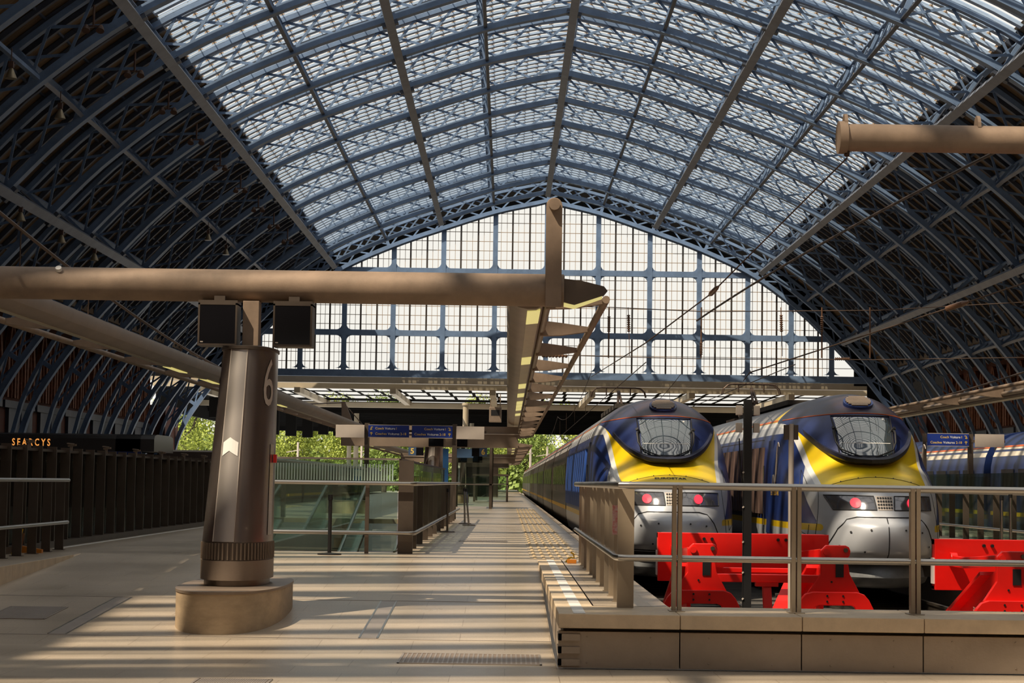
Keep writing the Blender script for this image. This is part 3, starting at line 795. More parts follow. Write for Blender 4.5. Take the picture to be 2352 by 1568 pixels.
def tmesh(body, size, fn, name, m, parent, bold=0.0):     # lettering wrapped on a surface; fn maps (x, y) to a point
    cu = bpy.data.curves.new('t', 'FONT'); cu.body = body; cu.size = size; cu.align_x = 'CENTER'; cu.align_y = 'CENTER'; cu.offset = bold; cu.resolution_u = 3
    o = bpy.data.objects.new('t', cu); COL.objects.link(o); bpy.context.view_layer.update()
    me = bpy.data.meshes.new_from_object(o); bpy.data.objects.remove(o)
    me.name = name
    for v in me.vertices: v.co = fn(v.co.x, v.co.y)
    me.materials.clear(); me.materials.append(m)
    ob = bpy.data.objects.new(name, me); COL.objects.link(ob); ob.parent = parent; return ob
M['seam'] = mat('black_seam', (.015, .015, .018), .6)
M['wind'] = mat('windscreen_glass', (.045, .06, .07), .04, .0, spec=1.0)
M['wind'].node_tree.nodes['Principled BSDF'].inputs['IOR'].default_value = 2.2
M['lampglass'] = mat('headlamp_glass', (.24, .24, .26), .1, .75, spec=.8)
M['redlamp'] = mat('red_tail_lamp', (.6, .02, .03), .4, emit=(1, .045, .09), estr=.95)
M['skirt'] = mat('grey_skirt', (.20, .21, .22), .4, .3, .25, 2)
M['silver'] = mat('silver_paint', (.46, .465, .48), .3, .4, .06, 3)
M['royal'] = mat('royal_blue_panel', (.03, .085, .33), .35)
M['navy'] = mat('navy_paint', (.014, .03, .12), .3, .0, .2, 2)
M['slat'] = mat('brown_slat', (.12, .075, .06), .5, .2, .2, 2)
M['under'] = mat('underframe_grime', (.045, .036, .028), .85, 0, .4, 3)
M['cwin'] = mat('tinted_coach_window', (.012, .011, .012), .16, spec=.35)
M['orange'] = mat('orange_line', (.65, .14, .03), .45)
M['cgrey'] = mat('coach_grey_band', (.55, .53, .50), .35, .1, .06, 2)
M['cside'] = mat('coach_dark_side', (.045, .03, .026), .38, .1, .3, 1.0, stretch=(1, .2, 1))
M['creambnd'] = mat('cream_band', (.8, .72, .58), .4)
def section(off=0.0):     # closed cross-section polygon, u/z, from the coach profile
    Zs = [.75, .95, 1.3, 2.2, 2.7, 3.0, 3.2, 3.38, 3.55, 3.66, 3.74, 3.8, 3.825]
    R = [(interp(TW, z)+off, z+(off if z > 3.3 else 0)) for z in Zs]; return R+[(-u, z) for u, z in R[::-1]]
def qw(a, e, c):
    m = MB(); m.quad(*[(-(interp(TW, z)+.012), s, z) for z, s in ((1.95, a), (1.95, e), (2.6, e), (2.6, a))]); return m.build('coach_window', M['cwin'], c)
def coach(parent, s0, s1, win=True, full=True):
    b = MB(); P = section(); b.loft([[(u, s, z) for u, z in P] for s in (s0+.45, s1-.45)], 0, True, True)
    c = b.build('coach_body', M['cside'] if full else M['navy'], parent, smooth=True)
    q = MB()
    for z0, z1, m in ((3.0, 3.27, 0),):
        for sg in (-1, 1): q.quad(*[(sg*(interp(TW, z)+.006), s, z) for z, s in ((z0, s0+.46), (z0, s1-.46), (z1, s1-.46), (z1, s0+.46))])
    q.build('pale_band', M['cgrey'] if full else M['creambnd'], c)
    q = MB()
    for sg in (-1, 1): q.quad(*[(sg*(interp(TW, z)+.008), s, z) for z, s in ((3.28, s0+.46), (3.28, s1-.46), (3.33, s1-.46), (3.33, s0+.46))])
    q.build('orange_stripe', M['orange'], c)
    q = MB()
    for sg in (-1, 1): q.quad(*[(sg*(interp(TW, z)+.008), s, z) for z, s in ((1.2, s0+.46), (1.2, s1-.46), (1.32, s1-.46), (1.32, s0+.46))])
    q.build('yellow_stripe', M['yellow'], c)
    n = 8; Ls = s1-s0-3
    for k in range(n):
        a = s0+1.5+Ls*k/n+.25; e = a+Ls/n-.5
        qw(a, e, c)
    q = MB(); q.loft([[(u*.8, s, z) for u, z in ((-1.3, 1), (1.3, 1), (1.3, 3.4), (-1.3, 3.4))] for s in (s0-.02, s0+.47)], 0, True, True); q.build('gangway', M['under'], c)
    q = MB(); q.box(-1.15, 1.15, s0+1, s1-1, .3, .78)
    for s in (s0+.2, s1-.2):
        for d in (-1.5, 1.5):
            for sg in (-1, 1): q.tube([(sg*.68, s+d, .46), (sg*.82, s+d, .46)], .46, 20)
    q.build('underframe', M['under'], c)
    return c
def eurotrain(name, label, X0, Y0, ncoach, lettered, slats):
    T = empty(name, label, 'train', (X0, Y0, RAIL), 0, 'high-speed trains at the buffers')
    power_shell(T)
    q = MB()                                            # skirt below the coupler doors
    rings = []
    for z, c, W_ in ((.2, .62, 1.0), (.21, .42, 1.12), (.27, .26, 1.22), (.4, .16, 1.27), (.55, .2, 1.25), (.68, .32, 1.2)):
        rings.append([(W_*math.sin(t), c+3.2*(1-math.cos(t)), z) for t in [(-1+2*k/40)*PI/2 for k in range(41)]])
    q.loft(rings, 0, False); q.build('nose_skirt', M['skirt'], T, smooth=True)
    q = MB(); q.box(-1.1, 1.1, 3.2, PCL, .3, .75); q.box(-1.0, 1.0, 1.0, 3.3, .4, .78)
    for s in (4.2, 7.2, 15, 18):
        for sg in (-1, 1): q.tube([(sg*.68, s, .46), (sg*.84, s, .46)], .46, 22)
    for s in (5, 8.5, 12, 16):
        for sg in (-1, 1): q.box(sg*1.25-.1, sg*1.25+.1, s, s+1.8, .35, .72)
    q.build('underframe', M['under'], T)
    ws = patch(MB(), [(-.47, 2.575), (.47, 2.575), (.52, 3.30), (-.52, 3.30)], 14, 14, .012).build('windscreen', M['wind'], T, smooth=True)
    q = MB(); line(q, [(-.5, 2.55), (.5, 2.55), (.555, 3.33), (-.555, 3.33), (-.5, 2.55)], .016, .006); q.build('windscreen_seal', M['seam'], ws)
    q = MB(); patch(q, [(-.45, 2.80), (.45, 2.80), (.45, 2.81), (-.45, 2.81)], 8, 1, .016); patch(q, [(.36, 3.25), (.4, 3.25), (.4, 3.28), (.36, 3.28)], 2, 2, .016); q.build('glass_line', M['white'], ws)
    for sg in (-1, 1):
        q = MB(); P = [npt(sg*.53, 3.06, .05), npt(sg*.54, 2.98, .07), npt(sg*.53, 2.80, .06), npt(sg*.46, 2.66, .06), npt(sg*.3, 2.585, .06), npt(sg*.12, 2.53, .04)]
        q.tube(P, [.022, .022, .017, .015, .014, .014], 7); q.tube([npt(sg*.53, 3.05, .01), npt(sg*.53, 3.05, .1)], .035, 9)
        q.build('wiper', M['seam'], ws)
    q = MB(); rings = []                                # overhanging lip under the windscreen
    for k in range(41):
        u = -1.02+2.04*k/40; zb = interp(TB, abs(u)); e = max(.0, 1-(abs(u)/1.02)**3)
        p0 = Vector((u, nose(u, zb), zb)); d = .035+.15*e
        rings.append([p0+Vector((0, .06, -.015)), p0+Vector((0, -d, .035)), p0+Vector((0, -d-.01, .105)), Vector((u, nose(u, zb+.15)+.02, zb+.16))])
    q.loft(rings, 0, True, True); lip = q.build('brow_lip', mat('blue_black_lip', (.02, .022, .045), .4, 0, .3, 4), T, smooth=True)
    q = MB(); rings = []
    for k in range(15):
        u = -.46+.92*k/14; zb = interp(TB, abs(u)); e = max(.0, 1-(abs(u)/1.02)**3); p0 = Vector((u, nose(u, zb), zb)); d = .035+.15*e
        rings.append([p0+Vector((0, -d-.012, .045)), p0+Vector((0, -d-.022, .095)), p0+Vector((0, -d+.01, .095)), p0+Vector((0, -d+.01, .045))])
    q.loft(rings, 0, True, True); q.build('air_slot', M['black'], lip)
    for sg in (-1, 1):
        if sg < 0: Q = [(-.84, 1.585), (-.155, 1.585), (-.185, 1.83), (-.96, 1.84)]
        else: Q = [(.155, 1.585), (.93, 1.585), (.93, 1.83), (.185, 1.83)]
        lamp = patch(MB(), Q, 12, 6, .006).build('lamp_cluster', M['lampglass'], T, smooth=True)
        q = MB(); line(q, Q+[Q[0]], .011, .006); q.build('lamp_rim', M['seam'], lamp)
        q = MB(); disc(q, sg*.49, 1.705, .088, .016); q.build('tail_lamp', M['redlamp'], lamp)
    gr = patch(MB(), [(-.13, 1.585), (.13, 1.585), (.155, 1.83), (-.155, 1.83)], 6, 4, .008).build('horn_grille', M['greyp'], T)
    q = MB()
    for i in range(6):
        for j in range(4): disc(q, -.112+.045*i, 1.622+.057*j, .019, .013, 10)
    q.build('grille_hole', M['black'], gr)['kind'] = 'stuff'
    q = MB(); line(q, [(-.97, .76), (-.93, .98), (-.8, 1.25), (-.66, 1.415), (-.5, 1.46), (.5, 1.46), (.66, 1.415), (.8, 1.25), (.93, .98), (.97, .76)], .012, .003); line(q, [(0, 1.46), (0, .74)], .009, .003)
    line(q, [(-.9, .735), (0, .72), (.9, .735)], .02, -.005)
    q.build('coupler_door_seam', M['seam'], T)
    q = MB()
    for u, z in ((-.62, 1.2), (-.3, 1.24), (.3, 1.24), (.62, 1.2), (-.78, .95), (-.4, .86), (.4, .86), (.78, .95)): disc(q, u, z, .018, .014, 8)
    q.build('door_bolt', M['seam'], T)
    q = MB(); pts = [(-.85+1.7*k/16, 2.17-.16*(abs(-1+k/8))**2) for k in range(17)]; line(q, pts, .006, .002, 2)
    for k in (2, 5, 8, 11, 14): disc(q, pts[k][0], pts[k][1]+.005, .012, .006, 6)
    line(q, [(-1.02, 1.95), (-1.05, 1.6), (-1.12, 1.0), (-1.15, .78)], .006, .002); line(q, [(1.02, 1.95), (1.05, 1.6), (1.12, 1.0), (1.15, .78)], .006, .002)
    for sg in (-1, 1): line(q, [(sg*1.14, 1.95), (sg*1.16, 2.3), (sg*1.25, 2.0), (sg*1.31, 1.2), (sg*1.2, 1.1), (sg*1.18, 1.3)], .006, .002)
    q.build('panel_joint', M['seam'], T)
    q = MB(); C = npt(0, 3.6, .01); E = npt(0, 3.68, .01)-npt(0, 3.52, .01); E.normalize(); N = Vector((1, 0, 0)).cross(E).normalized()
    if N.z < 0: N = -N
    ring = [C+N*.012+Vector((.285*math.cos(a), 0, 0))+E*(.27*math.sin(a)) for a in [2*PI*k/36 for k in range(36)]]
    i = len(q.v); q.v += [tuple(p) for p in ring]+[tuple(p-N*.06) for p in ring]
    for k in range(36): q.face((i+k, i+(k+1) % 36, i+36+(k+1) % 36, i+36+k))
    q.face([i+k for k in range(36)]); hb = q.build('roof_horn_badge', M['navy'], T)
    q = MB()
    for k in range(7):
        t = -.19+.38*k/6; hw = .24*math.sqrt(max(0.05, 1-(t/.25)**2)); c = C+N*.03+E*t
        q.bar(c-Vector((hw, 0, 0)), c+Vector((hw, 0, 0)), .045, .02, N)
    q.build('badge_slats', M['taupe'], hb)
    q = MB(); line(q, [(u, 3.385-.09*min(1, abs(u)/1.2)**2) for u in [-1.17+2.34*k/24 for k in range(25)]], .011, .003, 2); q.build('orange_line', M['orange'], T)
    if lettered:
        tmesh('EUROSTAR', .105, lambda x, y: npt(x*1.2, 2.105+y*.45-.06*x*x, .006), 'nose_lettering', M['seam'], T, .002)
    # side of the power car
    for sg in (-1, 1):
        for s0, s1 in (((5.9, 20.9),) if slats else ((7.2, 20.9),)):
            P = []; s = s0
            while s < s1: P += [(s, .008), (s+.03, .05), (s+.22, .05), (s+.25, .008)]; s += .42
            q = MB(); q.loft([[(sg*(interp(TW, z)+o), a, z) for a, o in P] for z in (1.42, 2.1, 2.78)], 0, False); q.build('corrugated_panel', M['slat'] if slats else M['royal'], T)
    q = MB()
    for sg in (-1, 1):
        q.quad(*[(sg*(interp(TW, z)+.004), s, z) for z, s in ((1.36, 6.3), (1.36, PCL), (2.95, PCL), (2.95, 6.3))])
        q.quad(*[(sg*(interp(TW, z)+.005), s, z) for z, s in ((3.3, 5.45), (3.3, PCL), (3.335, PCL), (3.335, 5.45))], 1)
    q.build('side_panel', [M['cside'] if slats else mat('side_blue', (.02, .06, .25), .35), M['orange']], T)
    for sg in (-1, 1):
        d = MB(); d.bar((sg*(interp(TW, 1.1)+.0), (5.0 if slats else 6.2), 1.05), (sg*(interp(TW, 2.85)), (5.0 if slats else 6.2), 2.9), .75, .03, (sg, 0, 0))
        dr = d.build('cab_door', M['navy'], T)
        q = MB(); q.tube([(sg*1.45, 5.55, 1.2), (sg*1.45, 5.55, 2.4)], .018, 6); q.build('grab_rail', M['steel'], dr)
        if slats:
            q = MB(); P = [(sg*(interp(TW, 2.0)+.012), 3.5+1.0*t, 2.75-.9*t+.22*math.sin(t*9)) for t in [k/14 for k in range(15)]]
            q.tube(P, [.006+.016*math.sin(PI*k/14) for k in range(15)], 6); q.build('swirl_emblem', M['greyp'], T)
            tmesh('EUROSTAR', .17, lambda x, y: Vector((sg*1.425, 4.1+sg*x*1.3, 1.86+y)), 'side_lettering', M['yellow'], T)
    # roof kit and pantograph
    q = MB(); q.box(-.75, .75, 7, 14, 3.72, 3.82); q.box(-.6, .6, 15, 17, 3.72, 3.84); q.build('roof_box', M['under'], T)
    q = MB(); ps = 19.2; H = 4.78
    for sg in (-1, 1): q.tube([(sg*.3, ps-.3, 3.75), (sg*.22, ps+1.3, 4.1)], .035, 6)
    q.tube([(0, ps+1.4, 3.9), (0, ps-.9, 4.25)], .05, 7); q.tube([(-.06, ps-.9, 4.22), (0, ps, H-.1)], .035, 6); q.tube([(.06, ps-.9, 4.22), (.02, ps, H-.1)], .035, 6)
    q.box(-.5, .5, ps-.4, ps+1.6, 3.72, 3.82); pg = q.build('pantograph', M['wire'], T)
    q = MB()
    for dy in (-.14, .14):
        q.tube([(-.8, ps+dy, H-.28), (-.76, ps+dy, H-.13), (-.64, ps+dy, H-.02), (-.5, ps+dy, H), (.5, ps+dy, H), (.64, ps+dy, H-.02), (.76, ps+dy, H-.13), (.8, ps+dy, H-.28)], .018, 6)
    q.tube([(-.35, ps-.14, H-.01), (-.35, ps+.14, H-.01)], .02, 6); q.tube([(.35, ps-.14, H-.01), (.35, ps+.14, H-.01)], .02, 6)
    for u in (-.35, .35): q.tube([(u, ps, H), (u, ps, H-.22)], .022, 6)
    q.build('collector_head', M['wire'], pg)
    for k in range(ncoach): coach(T, PCL+18.7*k, PCL+18.7*(k+1))
    return T
eurotrain('high_speed_train', 'yellow-nosed high-speed train with a lettered bonnet, alongside the platform', 3.2, 37.0, 9, True, False)
eurotrain('high_speed_train', 'yellow-nosed high-speed train with brown slatted flank, behind the thin grey signal post', 6.69, 34.0, 6, False, True)
T3 = empty('parked_train', 'navy and cream coaches parked beyond the right-hand platform', 'train', (16.45, 50, RAIL), 0)
for k in range(6):
    coach(T3, -8+18.7*k, 10.7+18.7*k, True, False)
# rails
def rails(x, y0, y1, lab):
    t = empty('railway_track', lab, 'track', (x, y0, -.6)); L_ = y1-y0
    for sg in (-1, 1):
        q = MB(); q.prism([(-.07, 0), (.07, 0), (.07, .015), (.012, .04), (.012, .14), (.036, .15), (.036, .19), (-.036, .19), (-.036, .15), (-.012, .14), (-.012, .04), (-.07, .015)], 'y', 0, L_)
        o = q.build('rail', M['steel_dk'], t); o.location = (sg*.7535, 0, .03)
    q = MB()
    for k in range(40): q.box(-1.2, 1.2, .3+.65*k, .52+.65*k, -.01, .03)
    q.build('sleeper', M['conc'], t)['kind'] = 'stuff'
rails(3.2, 24.5, 240, 'railway track under the left-hand high-speed train'); rails(6.69, 23.5, 200, 'railway track under the train with slatted flank'); rails(16.45, 26, 200, 'railway track under the parked coaches on the far right')
# ------------------------------------------------------------------ buffer stops
def buffer_stop(X0, Y0, label, plate=False):
    t = empty('buffer_stop', label, 'buffer stop', (X0, Y0, -.51), 0, 'red buffer stops'); red = M['red']
    q = MB(); q.box(-1.19, 1.19, 0, .05, .78, 1.45); q.box(-1.19, 1.19, .05, .22, 1.37, 1.45); q.box(-1.19, 1.19, .05, .22, .78, .84); q.box(-1.19, -1.13, .05, .22, .78, 1.45); q.box(1.13, 1.19, .05, .22, .78, 1.45); q.box(-1.19, 1.19, .18, .22, .78, 1.45)
    b = q.build('impact_beam', red, t, bevel=.008)
    for x in (-.55, -.44, .48, .59): MB().tube([(x, 0, 1.37), (x, -.045, 1.37)], .022, 10).build('beam_bolt', M['black'], b)
    q = MB(); q.box(-1.205, -1.19, .03, .2, .86, 1.2); q.build('white_edge_strip', M['white'], b)
    yb = -2.5
    for sg in (-1, 1):
        x = sg*.84; f = MB()
        f.prism([(x-.33, .78), (x+.33, .78), (x+.2, 1.02), (x+.17, 1.22), (x+.2, 1.25), (x+.21, 1.31), (x+.19, 1.36), (x+.15, 1.38), (x-.1, 1.38), (x-.17, 1.31), (x-.17, 1.02)], 'y', yb, yb+.06)
        f.prism([(x-.56, .44), (x-.33, .44), (x-.25, .61), (x-.2, .63), (x+.2, .63), (x+.25, .61), (x+.33, .44), (x+.56, .44), (x+.43, .7), (x+.37, .77), (x+.28, .8), (x-.28, .8), (x-.37, .77), (x-.43, .7)], 'y', yb-.09, yb)
        for fx in (-.45, .45): f.box(x+fx-.08, x+fx+.08, yb-.085, yb-.01, .14, .45)
        fp = f.build('frame_plate', red, t, bevel=.01)
        MB().box(x+.02, x+.12, yb-.014, yb-.001, .98, 1.17).build('dark_pad', M['black'], fp)
        for bx, bz in ((-.03, .92), (.1, .75), (-.1, .75), (.1, .68), (-.1, .68)):
            MB().tube([(x+bx, yb-.001 if bz > .8 else yb-.091, bz), (x+bx, yb-.014 if bz > .8 else yb-.102, bz)], .013, 8).build('bolt_head', M['black'], fp)
        MB().tube([(x-.1, yb-.03, 1.3), (x-.1, yb+.09, 1.3)], .042, 14).build('pivot_pin', red, fp); MB().tube([(x+.145, yb-.03, 1.32), (x+.145, yb+.09, 1.32)], .028, 12).build('pivot_pin', M['steel_dk'], fp)
        a = MB(); L_ = x-.17
        a.prism([(yb+.06, .2), (yb+.06, 1.15), (yb+.55, 1.0), (yb+2.35, .42), (yb+2.35, .2)], 'x', L_, L_+.05)
        a.bar((L_-.03, yb+.3, 1.1), (L_-.03, yb+2.35, .44), .2, .05, (0, .3, 1))
        a.build('side_web', red, t, bevel=.006)
        a = MB(); a.prism([(yb+.06, 1.2), (yb+.06, 1.33), (-.75, 1.24), (0, 1.24), (0, 1.1), (-.75, 1.1)], 'x', L_, L_+.07); a.tube([(L_-.01, -.12, 1.19), (L_+.08, -.12, 1.19)], .09, 16)
        a.bar((L_+.32, yb+.06, 1.3), (L_+.55, -.1, 1.16), .12, .05); a.build('link_arm', red, t, bevel=.006)
        s_ = MB(); s_.box(x-.5, x+.5, yb-.2, yb+2.3, .24, .27); s_.box(x-.12, x+.12, yb+.1, yb+.25, .135, .25); s_.box(x-.12, x+.12, -.4, -.25, .135, .25); s_.build('sole_plate', red, t)
    q = MB(); q.box(-.67, .67, yb+.02, yb+.14, .9, 1.0); q.box(-.5, .5, yb+.5, yb+.6, 1.0, 1.06); q.build('cross_bar', red, t, bevel=.006)
    q = MB(); q.bar((.0, yb+.1, .9), (.02, yb-.05, .2), .13, .1, (1, 0, 0)); q.bar((.5, yb+1.0, .95), (.06, yb+.2, .25), .1, .18, (1, 0, 0)); q.box(-.14, .14, yb, yb+.16, .85, .9); q.build('centre_brace', red, t)
    if plate: tmesh('RAWIE', .115, lambda x_, y_: Vector((-1.07, yb+.75+x_, .62+y_)) , 'maker_plate', M['greyp'], t); MB().prism([(yb+.5, .84), (yb+.62, .8), (yb+.95, .69), (yb+.83, .73)], 'x', -1.02, -1.014).build('info_plate', M['greyp'], t)
    return t
buffer_stop(3.3, 27.0, 'red buffer stop in front of the left-hand train, with the black mast before it')
buffer_stop(6.85, 25.6, 'red buffer stop cut off by the right edge, in front of the slatted train', True)
# ------------------------------------------------------------------ railings
def flat_post(x, y, z0, z1, wx=.1, wy=.022): return MB().box(x-wx/2, x+wx/2, y-wy/2, y+wy/2, z0, z1)
r = empty('steel_railing', 'steel railing of two tubes and flat posts on the kerb before the trains', 'railing', (1.03, 17.4, PZ))
def rp(mb, name, m, **k): o = mb.build(name, m, r, **k); o.location = (-1.03, -17.4, -PZ); return o
for k in range(12):
    y = 17.72+.9*k
    q = flat_post(1.09, y, PZ, 1.57, .115 if k else .15, .03 if k else .05); q.box(1.02, 1.16, y-.06, y+.06, PZ, PZ+.008); q.tube([(1.035, y-.02, 1.575), (1.0, y-.02, 1.59)], .018, 6); q.tube([(1.04, y-.02, .95), (1.0, y-.02, .95)], .016, 6)
    rp(q, 'post', M['post_steel'])
for k in range(5):
    x = 1.525+1.065*k
    q = MB(); q.box(x-.043, x-.006, 17.3, 17.4, PZ, 1.6); q.box(x+.006, x+.043, 17.3, 17.4, PZ, 1.6); q.box(x-.07, x+.07, 17.25, 17.45, PZ, PZ+.008); rp(q, 'post', M['post_steel'], bevel=.003)
for z, nm, rr in ((1.592, 'upper_rail', .034), (.945, 'lower_rail', .03)):
    q = MB(); q.tube([(.99, 27.8, z), (.99, 17.5, z), (1.02, 17.38, z), (1.1, 17.35, z), (6.2, 17.35, z)], rr, 14); rp(q, nm, M['steel'], smooth=True)
q = MB(); q.box(1.01, 1.075, 18.5, 18.515, 1.12, 1.4); rp(q, 'notice_plate', mat('red_white_notice', (.6, .5, .48), .5, 0, 0, 30, col2=(.5, .06, .05)))
def side_rail(name, label, x, y0, y1, n, zt, zl, out, pw=.13, mt='steel_br'):
    t = empty(name, label, 'railing', (x, y0, PZ)); d = Vector((x, y0, PZ))
    for k in range(n):
        y = y0+(y1-y0)*k/(n-1); q = flat_post(x, y, PZ, zt-.01, pw, .03); q.box(x-.09, x+.09, y-.05, y+.05, PZ, PZ+.008)
        for v in range(len(q.v)): q.v[v] = tuple(Vector(q.v[v])-d)
        q.build('post', M[mt], t)
    for z, nm in ((zt, 'upper_rail'), (zl, 'lower_rail')):
        q = MB(); q.tube([Vector((x+out, y0-.12, z))-d, Vector((x+out, y1+.12, z))-d], .028, 12); q.build(nm, M['steel'], t, smooth=True)
    return t
side_rail('steel_railing', 'short steel railing with flat brown posts at the left edge, before the dark fence', -6.82, 22.8, 29.6, 9, 1.54, .9, .09)
# dark fence with glass
t = empty('glazed_fence', 'long dark fence of close brown posts with smoked glass between, on the left', 'fence', (-7.2, 25, PZ))
for k in range(29):
    y = .93*k; flat_post(0, y, 0.08, 1.58, .15, .04).build('post', M['steel_br'], t)
MB().box(-.09, -.075, -1, 27, .1, 1.5).build('glass_panel', M['dglass'], t)
q = MB(); q.box(-.1, .02, -1, 27, 1.5, 1.54); q.build('top_rail', M['steel_br'], t)
MB().box(-.16, .1, -1, 27, 0, .1).build('kerb', M['steel_br'], t)
for k in range(1, 28, 3):
    y = .93*k+.4; q = MB(); q.box(-.02, .02, y-.02, y+.02, 1.53, 1.62); q.bar((-.05, y, 1.62), (.09, y-.05, 1.635), .035, .03); q.bar((.05, y-.04, 1.65), (-.06, y-.01, 1.66), .05, .02); q.build('top_bracket', M['taupe'], t)
f = MB(); f.box(-6.99, -6.92, 29.9, 52, PZ+.001, PZ+.006); tag(f.build('painted_line', M['white']), 'white line on the floor along the foot of the dark fence', 'line')
# well guard
g = empty('well_guard', 'glass guard with frosted stripes and twin steel handrails around the escalator well', 'railing', (-1.75, 30.4, PZ)); gd = Vector((-1.75, 30.4, PZ))
def gp(mb, name, m, **k):
    mb.v = [tuple(Vector(v)-gd) for v in mb.v]; return mb.build(name, m, g, **k)
gp(MB().box(-4.15, -1.72, 30.4, 30.415, .5, 1.93), 'glass_panel', M['lglass']); gp(MB().box(-4.17, -4.155, 30.45, 57, .5, 1.93), 'glass_panel', M['lglass']); gp(MB().box(-4.18, -4.13, 30.4, 57, 1.925, 1.955), 'top_rail', M['greyp']); gp(MB().box(-1.7, -1.685, 30.45, 52, 1.0, 1.93), 'glass_panel', M['lglass'])
gp(MB().box(-4.15, -1.7, 30.38, 30.44, 1.925, 1.955), 'top_rail', M['greyp']); gp(MB().box(-1.72, -1.66, 30.4, 52, 1.925, 1.955), 'top_rail', M['steel_br'])
q = MB(); x = -4.1
while x < -1.8: q.box(x, x+.022, 30.390, 30.398, 1.60, 1.86); x += .044
gp(q, 'frosted_stripes', mat('pale_frost', (.50, .66, .58), .6))['kind'] = 'stuff'
q = MB()
for k in range(26): q.box(-1.712, -1.704, 30.6+.8*k, 31.0+.8*k, 1.6, 1.68)
gp(q, 'yellow_dashes', M['yellow'])['kind'] = 'stuff'
for x in (-4.1, -2.16): gp(MB().box(x-.03, x+.03, 29.95, 30.02, PZ, 1.55), 'post', M['steel_dk'])
gp(MB().box(-1.68, -1.45, 29.98, 30.06, PZ, 1.92), 'corner_post', M['steel_br'])
for k in range(1, 12): gp(flat_post(-1.6, 30.0+2.35*k, PZ, 1.55, .2, .06), 'post', M['steel_br'])
for z, nm in ((1.56, 'upper_rail'), (.80, 'lower_rail')):
    q = MB(); q.tube([(-4.2, 29.88, z), (-1.5, 29.88, z), (-1.44, 29.93, z), (-1.42, 30.0, z), (-1.42, 57.5, z)], .032, 12); gp(q, nm, M['steel'], smooth=True)
q = MB(); q.box(-1.78, -1.75, 30.5, 56.9, -1.0, .5); gp(q, 'edge_cladding', M['steel_br'])
# escalator / travelator in the well
def travelator(x, lab, y0=33.0, y1=50, z1=.5, z0=-2.6):
    t = empty('travelator', lab, 'travelator', (x, y1, z1)); L_ = y1-y0; dz = z1-z0
    q = MB(); q.hexa([(-.5, -L_, -dz-.5), (.5, -L_, -dz-.5), (.5, 0, -.5), (-.5, 0, -.5), (-.5, -L_, -dz), (.5, -L_, -dz), (.5, 0, 0), (-.5, 0, 0)]); q.build('tread_band', M['steel_dk'], t)
    for sg in (-1, 1):
        q = MB(); q.hexa([(sg*.6-.01, -L_, -dz), (sg*.6+.01, -L_, -dz), (sg*.6+.01, 0, 0), (sg*.6-.01, 0, 0), (sg*.6-.01, -L_, -dz+.9), (sg*.6+.01, -L_, -dz+.9), (sg*.6+.01, 0, .9), (sg*.6-.01, 0, .9)]); q.build('balustrade_glass', M['lglass'], t)
        q = MB(); q.tube([(sg*.6, -L_-.3, -dz+.6), (sg*.6, -L_-.35, -dz+.85), (sg*.6, -L_, -dz+.93), (sg*.6, 0, .93), (sg*.6, .3, .8)], .045, 8); q.build('handrail', M['steel'], t)
        q = MB(); q.bar((sg*.6, -L_, -dz-.1), (sg*.6, 0, -.1), .16, .35); q.build('skirting', M['steel'], t)
    return t
travelator(-3.05, 'travelator with glass sides climbing out of the well behind the glass guard')
f = MB()
for k in range(9): f.box(-5.9, -1.85, 33.5+2.4*k, 33.7+2.4*k, -5.2, -1.5) if False else None
# barrier stanchions
def stanchion(x, y, lab, h=.92, m='black', lean=0, r_=.024, br=.17):
    t = empty('barrier_stanchion', lab, 'stanchion', (x, y, PZ+.001)); t['group'] = 'queue barrier stanchions'
    q = MB(); q.tube([(0, 0, 0), (0, 0, .02), (0, 0, .035)], [br, br, .04], 22); q.build('base', M[m if m == 'black' else 'steel_dk'], t, smooth=True)
    q = MB(); q.tube([(0, 0, .03), (lean, 0, h-.08)], r_, 12); q.build('pole', M[m], t, smooth=True)
    q = MB(); q.tube([(lean*1, 0, h-.08), (lean*1.0, 0, h)], r_*1.3, 12); q.build('belt_head', M['black'], t, smooth=True); return t
stanchion(-2.66, 29.2, 'black belt stanchion standing alone in front of the glass guard', .9, 'black', 0, .028, .18)
stanchion(-1.32, 43.2, 'bronze belt stanchion beside the far part of the glass guard', .97, 'steel_dk')
stanchion(-1.12, 52.0, 'steel belt stanchion leaning left, farthest along the platform', .95, 'steel', -.03); stanchion(-.98, 50.2, 'steel belt stanchion leaning left, in front of the farthest one', .95, 'steel', -.08)
stanchion(9.35, 36.6, 'left one of two slim steel stanchions before the glass on the right platform', 1.0, 'steel', 0, .03, .075); stanchion(9.52, 36.6, 'right one of two slim steel stanchions before the glass on the right platform', 1.05, 'steel', 0, .03, .075)
# right platform guard
g = empty('well_guard', 'glass guard with brown posts on the right-hand platform, beyond the slatted train', 'railing', (10.3, 34, PZ)); gd = Vector((10.3, 34, PZ))
for k in range(14): gp(flat_post(10.3, 34.0+1.35*k, PZ, 1.56, .13, .05), 'post', M['steel_br'])
gp(MB().box(10.4, 10.415, 33.8, 54, .5, 1.95), 'glass_panel', M['lglass']); gp(MB().box(10.4, 10.415+3, 54, 54.02, .5, 1.95), 'glass_panel', M['lglass'])
for z, nm in ((1.52, 'upper_rail'), (.78, 'lower_rail')): gp(MB().tube([(10.2, 33.8, z), (10.2, 54, z)], .03, 10), nm, M['steel'], smooth=True)
q = MB()
for k in range(20): q.box(10.39, 10.395, 34+.95*k, 34.5+.95*k, 1.57, 1.63)
gp(q, 'yellow_dashes', M['yellow'])['kind'] = 'stuff'
travelator(12.2, 'travelator between glass sides on the right-hand platform', 36, 52, .5, -2.4) if False else None
